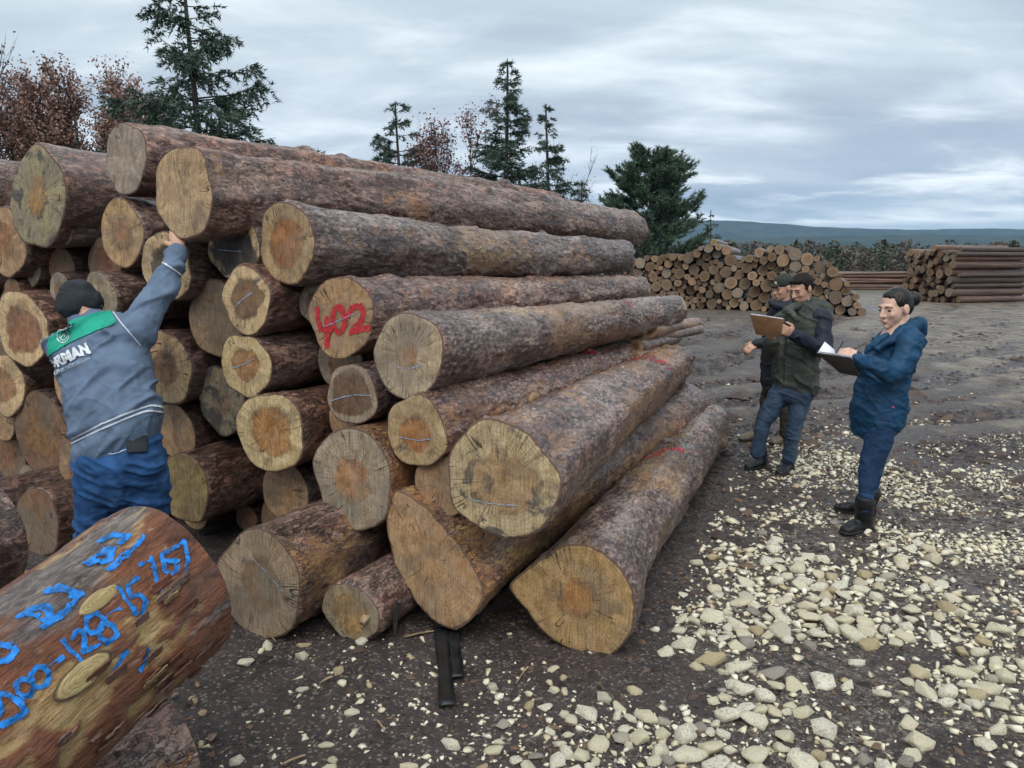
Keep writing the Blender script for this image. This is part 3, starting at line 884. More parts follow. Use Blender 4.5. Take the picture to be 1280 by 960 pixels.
def build_pile():
    for (i, u, v, s, R, yaw, L, fp, damp, wea, bare, lab) in LOGS:
        big = i in (1, 3, 9, 12, 17, 22, 25, 29, 26)
        o = {29: OUT29, 26: OUT26}.get(i)
        st = Stem(100 + i * 7, R, L, o, taper={17: .30, 22: .38, 12: .33, 9: .2, 3: .2, 1: .33, 25: .27, 29: .12}.get(i, .16), flare={29: .0, 25: .07, 24: .06, 17: .05, 9: .06, 12: .06}.get(i, .02 + .05 * (i % 3 == 0)), bend=.085 if big else .05,
                  bare=bare, plate=(.045, .10) if big else (.04, .09), blend=.5, oval=.085, relief=1.5 if big else 1.15)
        d, xl, yl = axis_frame(yaw)
        P = pile_point(u, v, s)
        mw = Matrix(((xl.x, yl.x, d.x, P.x), (xl.y, yl.y, d.y, P.y), (xl.z, yl.z, d.z, P.z), (0, 0, 0, 1)))
        rs = random.Random(i)
        tl = (rs.uniform(-.09, .09), rs.uniform(-.07, .07))
        if i == 26: tl = (.10, .18)
        root, cut = build_log(lab, st, mw, (M['bark'], M['face']), fp, nth=132 if big else 84, nz=185 if big else 54, dense_end=not big,
                              tilt=tl, damp=damp, weather=wea, group='logs of the big pile', rings=12)
        LOGROOT[i] = (root, cut, st)
    for k, (u, v, R) in enumerate(FILL):
        st = Stem(900 + k * 5, R * .94, 4.2, bare=.25, plate=(.05, .1))
        P = pile_point(u, v, 3.38 + .3 * _hash(np.array([k]), np.array([1]), np.array([2]), 4)[0])
        mw = Matrix(((PX.x, PY.x, PD.x, P.x), (PX.y, PY.y, PD.y, P.y), (PX.z, PY.z, PD.z, P.z), (0, 0, 0, 1)))
        build_log('dim filler log end added deep in the gaps between larger logs of the pile', st, mw, (M['bark'], M['face']),
                  [facep(BROWN, .5, RED, .5, .3), facep(TANC, .0, RED, .5, .2), facep(GREYC, .5, BROWN, .5, .3)][k % 3], nth=36, nz=18, damp=.3, weather=.2, group='filler logs added deep in the big pile', rings=8)


build_pile()


# paint and crayon on the cut faces
def paint_faces():
    root, cut, st = LOGROOT[12]
    K = lambda pts: [((x - 428) / 45, (397 - y) / 52) for x, y in pts]
    zero = [(426 + 9 * math.cos(a), 400 + 17 * math.sin(a)) for a in np.linspace(0, 2 * math.pi, 20)]
    face_paint('painted_number', root, cut, st.R, [K([(394, 386), (394, 400), (398, 413), (410, 416), (414, 412)]), K([(408, 400), (407, 436)]), K(zero),
               K([(440, 393), (446, 383), (457, 380), (463, 388), (460, 399), (450, 409), (444, 415), (455, 412), (470, 409)])], 0.019, M['red_paint'], 210, .5, 3, .34)
    for i, pts in {12: [(-.55, -.25), (-.1, -.1), (.45, .12)], 20: [(-.9, -.28), (-.3, -.08), (.2, .02), (.8, .06)], 17: [(-.35, -.3), (.1, -.32), (.4, -.2)], 22: [(-.55, -.2), (.1, -.22), (.6, -.1)],
                   25: [(-.6, -.42), (-.2, -.46), (.35, -.44)], 8: [(-.6, -.1), (-.1, -.14), (.35, -.16)], 
                   11: [(-.45, -.2), (-.1, .05), (.3, .25)], 18: [(-.5, -.1), (0, .06), (.4, .25)],
                   27: [(-.1, .5), (.3, .25), (.65, .0)]}.items():
        root, cut, st = LOGROOT[i]
        face_paint('crayon_mark', root, cut, st.R, [pts], .0032, M['chalk'], 260, .6, i, .38)
    for i, z, th0, th1, wd in [(17, 2.9, 1.0, 2.2, .035), (22, 2.45, 1.35, 2.5, .04), (25, 3.0, 1.2, 2.6, .075), (29, 2.2, 1.6, 2.7, .06)]:
        root, cut, st = LOGROOT[i]
        th = np.linspace(math.pi - th1, math.pi - th0, 5) + .25
        stem_paint('paint_mark', root, st, [[(z + .05 * k, t_) for k, t_ in enumerate(th)]], wd * 1.5, M['red_paint'], .009, .9, i, .72)


paint_faces()

# thin poles whose tips stick out at the back of the pile
for k, (x, y, Y, R, L, dy) in enumerate([(846, 391, 8.6, .055, 1.6, 2), (868, 403, 8.6, .07, 1.6, -2), (874, 411, 8.5, .06, 1.7, 3), (846, 423, 8.0, .07, 1.2, 0), (850, 436, 7.8, .065, 1.2, 2), (800, 352, 8.9, .06, 1.5, 1)]):
    tip = at(x, y, Y)
    d, xl, yl = axis_frame(3 + dy, -.02)
    P = Vector(tip) - d * L
    st = Stem(700 + k, R, L, bare=.5, plate=(.03, .08), relief=.5, taper=.2)
    mw = Matrix(((xl.x, yl.x, d.x, P.x), (xl.y, yl.y, d.y, P.y), (xl.z, yl.z, d.z, P.z), (0, 0, 0, 1)))
    build_log('thin pole tip sticking out behind the right end of the big pile', st, mw, (M['bark'], M['face']), facep(TANC), nth=28, nz=40, dense_end=False, weather=.7, group='thin poles behind the big pile', name='pole', rings=8)

# ------------------------------------------------------------------ the blue-painted log in the left foreground
def mat_fg():
    m, t = newmat('flaking_red_bark')
    co = t.n('ShaderNodeTexCoord').outputs['Object']
    p = t.vscale(co, (1, 1, .26))
    p2 = t.vscale(co, (1, 1, .14))
    plate, bare, gro = t.attr('plate'), t.attr('bare'), t.attr('groove')
    lay = t.attr('layer')
    na = t.noise(p, 16, 7, .70, .5); nb = t.noise(p, 60, 7, .72, .4); nc = t.noise(p2, 11, 6, .65, .25); nd = t.noise(co, 130, 4, .6)
    c = t.mix(t.ramp(na, .32, .62), (.085, .026, .014), (.26, .092, .040))
    c = t.mix(t.math('MULTIPLY', t.ramp(nb, .56, .7), .7), c, (.29, .125, .060))
    c = t.mix(t.math('MULTIPLY', t.ramp(plate, .35, .8), .65), c, (.20, .070, .030))
    c = t.mix(t.math('MULTIPLY', t.ramp(nb, .44, .3), .8), c, (.016, .008, .007))
    wood = t.mix(t.ramp(nb, .35, .65), (.33, .19, .07), (.55, .40, .19))
    wood = t.mix(t.ramp(nd, .55, .7), wood, (.30, .17, .06))
    c = t.mix(t.math('MULTIPLY', bare, t.ramp(nc, .34, .48)), c, wood)
    grey = t.mix(t.ramp(nb, .4, .65), (.075, .065, .066), (.26, .23, .215))
    c = t.mix(t.math('MULTIPLY', lay, t.ramp(na, .25, .5)), c, grey)
    c = t.mix(t.math('MULTIPLY', t.math('MULTIPLY', t.ramp(t.noise(p, 24, 5, .7, .6), .57, .66), t.ramp(nc, .45, .6)), .8), c, (.56, .42, .34))
    c = t.mix(t.math('MULTIPLY', gro, .85), c, (.022, .012, .011))
    speck = t.ramp(t.noise(co, 210, 2, .5), .69, .75)
    c = t.mix(t.math('MULTIPLY', speck, .5), c, (.60, .50, .40))
    h = t.math('ADD', t.math('MULTIPLY', na, .6), t.math('ADD', t.math('MULTIPLY', nb, .7), t.math('MULTIPLY', nd, .25)))
    fib = t.noise(t.vscale(co, (1, 1, .06)), 190, 3, .6)
    c = t.mix(t.math('MULTIPLY', t.ramp(fib, .48, .66), .45), c, t.mix(1.0, c, (.42, .36, .34), 'MULTIPLY'))
    h = t.math('ADD', h, t.math('MULTIPLY', fib, .4))
    principled(t, c, t.ramp(nb, .3, .7, .32, .66), h, 1.0, .018, .5)
    return m


M['fg_bark'] = mat_fg()
FG_D = Vector(ray(1010, 95)); FG_D.normalize()
FG_E = Vector(at(203, 728, 2.36))
FG_Z = -FG_D
FG_X = Vector((0, 0, 1)).cross(FG_Z); FG_X.normalize()
FG_Y = FG_Z.cross(FG_X)
FG_MW = Matrix(((FG_X.x, FG_Y.x, FG_Z.x, FG_E.x), (FG_X.y, FG_Y.y, FG_Z.y, FG_E.y), (FG_X.z, FG_Y.z, FG_Z.z, FG_E.z), (0, 0, 0, 1)))


def on_fg(x, y, R):
    """where a sight line meets the painted log: distance along it and angle round it"""
    inv = FG_MW.inverted()
    o = inv @ Vector(CAMP); dd = (inv.to_3x3() @ Vector(ray(x, y)))
    a = dd.x ** 2 + dd.y ** 2; b = 2 * (o.x * dd.x + o.y * dd.y); c = o.x ** 2 + o.y ** 2 - R * R
    disc = b * b - 4 * a * c
    if disc < 0:
        t = -b / (2 * a)
    else:
        t = (-b - math.sqrt(disc)) / (2 * a)
    h = o + dd * t
    return h.z, math.atan2(h.y, h.x)


def build_fg():
    R, L = .258, 2.7
    st = Stem(4242, R, L, taper=-.02, flare=.04, bend=.02, bare=.40, plate=(.085, .24), relief=1.35, oval=.05)
    root, cut = build_log('big foreground log with flaking red bark and blue painted numbers', st, FG_MW, (M['fg_bark'], M['face']), facep(TANC), nth=300, nz=320, dense_end=False, rings=8)
    root['group'] = 'logs in the left foreground'
    bark = [c for c in root.children if c.name.startswith('bark')][0]
    me = bark.data
    co = np.empty(len(me.vertices) * 3, np.float32); me.vertices.foreach_get('co', co); co = co.reshape(-1, 3)
    th = np.arctan2(co[:, 1], co[:, 0])
    lay = smooth(2.0, 2.55, th + .25 * fbm(co * np.array([6, 6, 2]), 5, 4)) + smooth(-2.2, -2.6, th)
    lay = np.maximum(lay, smooth(.12, .3, fbm(co * np.array([9, 9, 2.2]), 15, 4)) * .9)
    a_ = me.attributes.new('layer', 'FLOAT', 'POINT'); a_.data.foreach_set('value', np.clip(lay, 0, 1).astype(np.float32))
    S = lambda pts: [on_fg(x, y, R + .006) for x, y in pts]
    num = [
        [(-22, 862), (-4, 868), (2, 882), (-8, 898), (-14, 905), (4, 902), (26, 892), (34, 884)],
        [(0, 862), (10, 864), (22, 872), (31, 884)],
        [(20, 852), (26, 845), (36, 845), (44, 853), (40, 864), (30, 867), (22, 861), (20, 852)],
        [(38, 840), (45, 830), (56, 830), (64, 840), (60, 852), (50, 855), (41, 850), (38, 840)],
        [(64, 828), (78, 819)],
        [(78, 798), (86, 808), (102, 824)],
        [(91, 795), (94, 787), (102, 786), (106, 794), (104, 812), (124, 804)],
        [(107, 784), (108, 770), (120, 764), (130, 772), (126, 784), (114, 790), (107, 784)],
        [(122, 786), (130, 776), (143, 780), (147, 793), (136, 801), (124, 796), (122, 786)],
        [(137, 768), (149, 760)],
        [(147, 735), (156, 748), (169, 765)],
        [(172, 722), (158, 732), (163, 746), (174, 742), (183, 750), (178, 766)],
        [(174, 706), (188, 697), (196, 722), (199, 735)], [(188, 697), (190, 704)],
        [(202, 692), (206, 712), (214, 716), (222, 712), (222, 700), (210, 700)],
        [(208, 690), (222, 682), (230, 676), (236, 700), (232, 712)]]
    GL = [[0, 1], [2], [3], [4], [5], [6], [7, 8], [9], [10], [11], [12, 13], [14], [15]]
    for g in GL:
        stem_paint('painted_digit', root, st, [S(num[k]) for k in g], .0082, M['blue_paint'], .0028, .55, 3 + g[0], .34)
    upper = [[(24, 772), (40, 764), (56, 760), (60, 772)], [(58, 742), (74, 738), (92, 744), (84, 760)], [(98, 744), (80, 765), (52, 782)], [(36, 770), (60, 776)],
             [(106, 706), (124, 696), (142, 688), (136, 702), (110, 708)], [(126, 680), (142, 672), (160, 672), (150, 680)], [(178, 676), (160, 694), (136, 714)],
             [(-12, 828), (6, 822), (18, 814)], [(-6, 806), (12, 808)]]
    for g in ([0, 3], [1, 2], [4], [5], [6], [7, 8]):
        stem_paint('painted_letter', root, st, [S(upper[k]) for k in g], .0110, M['blue_paint'], .0028, .6, 8 + g[0], .38)
    for q in ([(160, 812), (150, 832), (138, 850)], [(188, 812), (176, 838)]):
        stem_paint('paint_mark', root, st, [S(q)], .0085, M['blue_paint'], .0034, .5, 18, .22)
    # sawn-off branch stubs: flat lens-shaped knots with rings
    for (x, y, w_, h_, rot) in [(103, 842, .088, .034, 0), (122, 750, .07, .024, .0)]:
        z0, t0 = on_fg(x, y, R)
        n = 40
        ths = np.linspace(0, 2 * math.pi, n, endpoint=False)
        V = []; RRr = []
        for f in (1, .8, .6, .4, .2, .02):
            for a in ths:
                lx = w_ * f * np.sign(math.cos(a)) * abs(math.cos(a)) ** 1.25; ly = h_ * f * math.sin(a)
                z = z0 + lx * math.cos(rot) - ly * math.sin(rot); t_ = t0 + (lx * math.sin(rot) + ly * math.cos(rot)) / R
                r = float(st.smooth_rad(np.array([t_]), np.array([z]))[0]) + (.004 if f > .9 else .0105 - .002 * f)
                cx, cy = st.centre(z)
                V.append((cx + r * math.cos(t_), cy + r * math.sin(t_), z)); RRr.append(f * .93)
        me = mesh_np('knot', np.array(V), grid_quads(6, n, True), None, M['knot'], dict(rr=np.array(RRr), ang=np.tile(ths, 6)))
        props(link('knot', me, root), seed=float(x), damp=.0, **facep((.34, .245, .10), .3, (.40, .27, .10), .35, .1))
    # loose bark plates curling off the side
    rs = random.Random(5)
    for k in range(26):
        x, y = rs.choice([(rs.uniform(120, 280), rs.uniform(760, 860)), (rs.uniform(60, 200), rs.uniform(840, 930)), (rs.uniform(200, 285), rs.uniform(715, 770))])
        z0, t0 = on_fg(x, y, R)
        if not .02 < z0 < 2: continue
        l, wd = rs.uniform(.03, .09), rs.uniform(.012, .03)
        nz_, nt_ = 7, 5
        V = []
        for i in range(nz_):
            for j in range(nt_):
                z = z0 + (i / (nz_ - 1) - .5) * l * (1 - .3 * abs(j / (nt_ - 1) - .5)) + rs.uniform(-.003, .003)
                t_ = t0 + ((j / (nt_ - 1) - .5) * wd + rs.uniform(-.002, .002)) / R
                lift = .007 + .013 * (j / (nt_ - 1)) ** 2 + .004 * rs.random()
                r = float(st.smooth_rad(np.array([t_]), np.array([z]))[0]) + lift
                cx, cy = st.centre(z)
                V.append((cx + r * math.cos(t_), cy + r * math.sin(t_), z))
        me = mesh_np('bark_flake', np.array(V), grid_quads(nz_, nt_), None, M['fg_bark'], dict(plate=np.full(len(V), rs.random()), bare=np.full(len(V), float(rs.random() < .25)), layer=np.full(len(V), rs.random() * .6)), smooth_sh=False)
        f = link('bark_flake', me, root)
        sm = f.modifiers.new('thick', 'SOLIDIFY'); sm.thickness = .004
    return root, st


FG_ROOT, FG_STEM = build_fg()


def side_log(label, end, dirn, R, L, seed, mat, fp, nth=84, nz=80, bare=.4, weather=.5, damp=0, roll=0):
    d = Vector(dirn).normalized()
    xl = Vector((0, 0, 1)).cross(d).normalized(); yl = d.cross(xl)
    P = Vector(end)
    st = Stem(seed, R, L, bare=bare, plate=(.06, .12), oval=.06)
    mw = Matrix(((xl.x, yl.x, d.x, P.x), (xl.y, yl.y, d.y, P.y), (xl.z, yl.z, d.z, P.z), (0, 0, 0, 1)))
    root, cut = build_log(label, st, mw, (mat, M['face']), fp, nth=nth, nz=nz, dense_end=True, weather=weather, damp=damp, group='logs in the left foreground')
    return root, cut, st


# log under the painted one: its cut end just shows at the bottom edge
side_log('small log with pale peeling bark under the blue painted log', at(213, 935, 2.50), (-.50, -.80, -.02), .17, 1.6, 5151, M['bark'], facep((.40, .30, .17), .45, OCHRE, .4, .15), bare=.75, weather=.9)
side_log('reddish barked log at the left edge above the painted one', at(-28, 668, 2.75), (-.40, -.90, -.05), .27, 1.8, 5252, M['bark_red'], facep(TANC, .4, ORA, .4, .1), nth=110, nz=110, bare=.75, weather=.3)
side_log('log deep under the reddish barked one at left edge', at(-60, 775, 2.72), (-.40, -.90, -.02), .19, 1.8, 5353, M['bark'], facep(BROWN, .4, DKB, .5, .1), bare=.3, damp=.4)


def slab(name, label, cat, a, b, width, thick, mat, seed, bow=.02, group=None, nseg=14, mat_attr=True):
    """split slab of wood or bark lying from a to b"""
    a, b = Vector(a), Vector(b)
    ax = (b - a).normalized(); side = ax.cross(Vector((0, 0, 1))).normalized(); up = side.cross(ax)
    rs = random.Random(seed)
    V = []; nc = 8
    for i in range(nseg):
        t = i / (nseg - 1)
        wv = width * (.75 + .25 * math.sin(t * 3.1 + seed)) * (1 - .5 * abs(2 * t - 1) ** 4)
        for j in range(nc):
            an = 2 * math.pi * j / nc
            sx = wv * math.copysign(abs(math.cos(an)) ** .7, math.cos(an)) * rs.uniform(.88, 1.08); sy = thick * math.copysign(abs(math.sin(an)) ** .8, math.sin(an)) * rs.uniform(.7, 1.2)
            V.append(a.lerp(b, t) + side * sx + up * (sy + bow * math.sin(t * math.pi) + bow * .6 * (sx / max(wv, 1e-6)) ** 2))
    q = grid_quads(nseg, nc, True)
    V += [a, b]
    tr = [(j, (j + 1) % nc, len(V) - 2) for j in range(nc)] + [((nseg - 1) * nc + (j + 1) % nc, (nseg - 1) * nc + j, len(V) - 1) for j in range(nc)]
    V = np.array([tuple(v) for v in V])
    me = mesh_np(name, V, q, np.array(tr), mat, dict(plate=np.full(len(V), .5), bare=np.full(len(V), .3), layer=np.full(len(V), .3)), smooth_sh=False)
    o = link(name, me)
    props(o, seed=float(seed), weather=.5, damp=.1, warm=.5)
    return tag(o, label, cat, group)


def G(x, y, dz=0.0):
    r = ray(x, y)
    p = CAMP - r * (CAM_H / r[2])
    return (p[0], p[1], float(ground_height(np.array([p[0]]), np.array([p[1]]))[0]) + dz)


slab('wood_slab', 'grey weathered wooden slab at the left edge behind the painted log', 'slab', at(-30, 738, 3.05), at(48, 722, 3.2), .07, .025, M['dry_wood'], 3)
slab('bark_slab', 'narrow grey strip of bark leaning beside the small log end', 'bark', G(494, 797, .01), at(499, 752, 3.42), .024, .012, M['trunk'], 5)
slab('bark_slab', 'brown splinter of bark lying right of the small log end', 'bark', at(452, 782, 3.40), at(490, 742, 3.62), .03, .014, M['dry_wood'], 6)
for k, (a, b) in enumerate([((400, 858), (416, 850)), ((352, 958), (382, 946)), ((505, 800), (545, 793)), ((472, 905), (482, 920)), ((330, 790), (345, 806)), ((645, 862), (660, 842))]):
    slab('twig', ['short reddish splinter on mud below the small log end', 'pale twig at the bottom edge on dark mud', 'thin stick just left of the black rubber strip', 'small dark twig on bare mud', 'splinter at the foot of the grey brown log end', 'thin twig on mud in front of the lobed butt'][k], 'twig',
         G(*a, .008), G(*b, .01), .006, .004, M['dry_wood'], 30 + k, .004, nseg=6)
rs_ = random.Random(9)
CH = [(232, 812), (240, 800), (250, 845), (225, 860), (245, 885), (232, 905), (262, 930), (255, 900), (215, 875), (248, 865), (236, 880), (266, 948)]
for k, (x, y) in enumerate(CH):
    g = G(x, y, .012)
    an = rs_.uniform(0, 3)
    l = rs_.uniform(.02, .05)
    slab('bark_chip', 'loose orange brown bark chip on the mud under the painted log', 'bark chip', g, (g[0] + l * math.cos(an), g[1] + l * math.sin(an), g[2] + .005), rs_.uniform(.010, .022), .004, [M['bark_red'], M['dry_wood'], M['fg_bark']][k % 3], 50 + k, .006, 'bark chips under the painted log', 6)


def rubber_strip():
    """two limp black straps lying on the mud, pulled out from under the butt"""
    root = empty('rubber_strip', G(558, 830))
    tag(root, 'folded black rubber strip lying on mud below the huge butt', 'rubber strip')
    for nm, (xa, ya), (xb, yb), wd in [('strap', (551, 796), (559, 888), .030), ('strap', (566, 796), (572, 853), .027)]:
        V = []
        n = 16
        for i in range(n):
            t = i / (n - 1)
            g = Vector(G(xa + (xb - xa) * t, ya + (yb - ya) * t, .012 + .018 * abs(math.sin(t * 7 + xa)) * (1 - t * .6)))
            for s_ in (-1, -.35, .35, 1):
                V.append((g.x + s_ * wd * (1 + .1 * math.sin(t * 9)), g.y + .004 * s_, g.z + .010 * (s_ * s_ - .4) * math.sin(t * 5 + s_)))
        me = mesh_np(nm, np.array(V) - np.array(root.location), grid_quads(n, 4), None, M['black_rubber'])
        o = link(nm, me, root)
        sm = o.modifiers.new('thick', 'SOLIDIFY'); sm.thickness = .010


rubber_strip()

# ------------------------------------------------------------------ far stacks of logs
def far_log_mesh(seed, L=4.5):
    n = 16
    rs = random.Random(seed)
    ph = rs.uniform(0, 6)
    th = np.linspace(0, 2 * math.pi, n, endpoint=False)
    zs = [0, .02, 1.2, 2.5, 3.6, L - .02, L]
    V = []; rr = []
    for z in zs:
        f = 1 - .12 * z / L
        for t_ in th:
            r = f * (1 + .05 * math.cos(2 * t_ + ph) + .03 * math.cos(5 * t_ + ph * 2)) * (1 + .03 * rs.uniform(-1, 1))
            V.append((r * math.cos(t_), r * math.sin(t_), z)); rr.append(1.0)
    q = list(grid_quads(len(zs), n, True)); mi = [0] * len(q)
    for base, z, fl in ((0, 0, True), ((len(zs) - 1) * n, L, False)):
        i0 = len(V)
        for f in (.97, .55):
            for k in range(n):
                v = V[base + k]
                V.append((v[0] * f, v[1] * f, z)); rr.append(f)
        V.append((0, 0, z)); rr.append(0)
        for a, b in ((base, i0), (i0, i0 + n)):
            for k in range(n):
                f4 = (a + k, a + (k + 1) % n, b + (k + 1) % n, b + k)
                q.append(f4[::-1] if fl else f4); mi.append(1)
        for k in range(n):
            f4 = (i0 + n + k, i0 + n + (k + 1) % n, i0 + 2 * n, i0 + 2 * n)
            q.append((f4[1], f4[0], f4[2], f4[2]) if fl else f4); mi.append(1)
    V = np.array(V)
    quads = np.array([f for f in q if f[2] != f[3]])
    tris = np.array([f[:3] for f in q if f[2] == f[3]])
    # order of polygons is quads then tris
    mi = np.array([m for f, m in zip(q, mi) if f[2] != f[3]] + [m for f, m in zip(q, mi) if f[2] == f[3]])
    ang = np.arctan2(V[:, 1], V[:, 0])
    rv = np.array(rr)
    pl = _hash(np.arange(len(V)), np.zeros(len(V)), np.zeros(len(V)), seed)
    bare = (pl > .75).astype(float) * .8
    return mesh_np('stacked_log', V, quads, tris, [M['bark'], M['face']], dict(rr=rv, ang=ang, plate=pl, bare=bare, groove=pl * 0), mat_idx=mi)


FARM = [far_log_mesh(60 + k) for k in range(6)]
PAL = [facep((.44, .34, .225), .55, (.40, .25, .14), .4, .15), facep((.34, .26, .175), .5, BROWN, .6, .2), facep((.46, .36, .24), .6, (.40, .26, .15), .3, .1), facep((.36, .33, .28), .4, TANC, .6, .25), facep((.42, .29, .18), .0, ORA, .4, .1), facep((.24, .16, .11), .5, DKB, .5, .35)]
_fl = [0]


def far_log(P, d, R, label, group, name='stacked_log', Ls=1.0, wea=.5, damp=.1):
    k = _fl[0]; _fl[0] += 1
    d = Vector(d).normalized()
    xl = Vector((0, 0, 1)).cross(d).normalized(); yl = d.cross(xl)
    o = link(name, FARM[k % 6])
    sc = Matrix.Diagonal((R, R, Ls, 1))
    roll = Matrix.Rotation(k * 1.7, 4, 'Z')
    o.matrix_world = Matrix(((xl.x, yl.x, d.x, P[0]), (xl.y, yl.y, d.y, P[1]), (xl.z, yl.z, d.z, P[2]), (0, 0, 0, 1))) @ sc @ roll
    tag(o, label, 'log', group)
    pp = PAL[(k * 7 + k // 5) % 6]
    props(o, seed=float(k * 1.31 % 40), weather=wea, damp=damp, warm=(k * 7 % 10) / 10.0, **pp)
    return o


def drop_pack(W, prof, rmin, rmax, nmax, seed):
    rs = random.Random(seed)
    C = []
    for _ in range(nmax * 6):
        R = rmin + (rmax - rmin) * rs.random() ** 1.6
        best = None
        for _k in range(70):
            x = rs.uniform(R, W - R)
            y = R
            for it in range(3):
                for (cx, cy, cr_) in C:
                    dx = abs(x - cx)
                    if dx < R + cr_:
                        y2 = cy + math.sqrt(max(0, (R + cr_) ** 2 - dx * dx))
                        y = max(y, y2)
            if y + R > prof(x / W): continue
            if best is None or y < best[1]: best = (x, y, R)
        if best: C.append(best)
        if len(C) >= nmax: break
    return C


def stack_a():
    A = Vector(G(786, 382)); B = Vector(G(1082, 395))
    A.z = B.z = 0
    along = (B - A); W = along.length; along.normalize()
    d = Vector((.36, .93, 0)).normalized()
    ys = [(0, 2.15), (.10, 2.2), (.2, 2.25), (.33, 2.45), (.40, 2.85), (.46, 2.55), (.50, 2.05), (.60, 2.45), (.68, 2.6), (.78, 2.3), (.86, 1.9), (.93, 1.2), (1, .35)]
    prof = lambda t: float(np.interp(t, [a for a, b in ys], [b for a, b in ys]))
    C = drop_pack(W, prof, .095, .25, 215, 4)
    for x, y, R in C:
        P = A + along * x + Vector((0, 0, y)) + d * (random.Random(x).uniform(-.25, .25))
        col = int(x / W * 4)
        lab = ['small log end in the far stack, at its shaded left end beside the pine', 'small log end in the left hump of the far stack', 'small log end of the far stack behind the two men', 'small log end at the sloping right end of the far stack'][min(3, col)]
        far_log(P, d, R, lab, 'logs of the far stack behind the men', damp=random.Random(y).choice([.1, .35, .6, .85]))


stack_a()


def stack_b():
    A = Vector(G(1196, 379)); A.z = 0
    d = Vector((.955, .30, 0)).normalized()
    dep = Vector((-d.y, d.x, 0))
    C = drop_pack(3.3, lambda t: 3.15 - .7 * t, .11, .21, 88, 8)
    for x, y, R in C:
        P = A + dep * x + Vector((0, 0, y)) + d * random.Random(x).uniform(-.3, .3)
        far_log(P, d, R, 'long log in the near right hand stack, its end facing left' if x < 1.2 else 'log end deeper in the right hand stack', 'logs of the right hand stack', wea=.35, damp=random.Random(y).choice([.1, .4, .7]))


stack_b()


def stack_c():
    A = Vector(G(1046, 362)); A.z = 0
    d = Vector((.985, -.12, 0)).normalized(); dep = Vector((-d.y, d.x, 0))
    C = drop_pack(1.3, lambda t: 2.4 - .2 * t, .06, .12, 52, 12)
    for x, y, R in C:
        far_log(A + dep * x + Vector((0, 0, y)) + d * random.Random(x).uniform(-.5, .5), d + Vector((0, 0, random.Random(y).uniform(-.02, .02))), R, 'thin reddish log lying lengthwise in the distant stack', 'logs of the distant stack', wea=.3, damp=.1, Ls=1.15)
    A = Vector(G(1262, 356)); A.z = 0
    for k in range(8):
        far_log(A + Vector((0, 0, .16 + .28 * (k // 2))) + dep * (.3 * (k % 2)), d, .15, 'yellowish log in the stack cut off by the right photo edge', 'logs of the stack at the right edge', wea=.9, damp=0)


stack_c()

# ------------------------------------------------------------------ limestone rubble
def rock_mesh(seed, sub, name='stone'):
    """angular broken limestone: hull of a few random points, edges knocked off"""
    rs = random.Random(seed)
    bm = bmesh.new()
    ax = (rs.uniform(.95, 1.4), rs.uniform(.75, 1.05), rs.uniform(.5, .8))
    for _ in range(17 if sub > 1 else 10):
        v = Vector((rs.gauss(0, 1), rs.gauss(0, 1), rs.gauss(0, 1))).normalized() * rs.uniform(.82, 1.1)
        bm.verts.new((v.x * ax[0], v.y * ax[1], v.z * ax[2]))
    r = bmesh.ops.convex_hull(bm, input=bm.verts[:])
    bmesh.ops.delete(bm, geom=[v for v in bm.verts if not v.link_faces], context='VERTS')
    if sub > 1:
        bmesh.ops.bevel(bm, geom=bm.edges[:], offset=.11, segments=1, affect='EDGES', clamp_overlap=True)
        bmesh.ops.triangulate(bm, faces=bm.faces[:])
        bmesh.ops.subdivide_edges(bm, edges=[e for e in bm.edges if e.calc_length() > .45], cuts=1)
    bmesh.ops.triangulate(bm, faces=bm.faces[:])
    bm.verts.index_update()
    V = np.array([v.co[:] for v in bm.verts])
    if sub > 1:
        V = V + V * (.07 * fbm(V * 2.6, seed + 3, 3)[:, None])
    F = np.array([[v.index for v in f.verts] for f in bm.faces])
    bm.free()
    return V, F


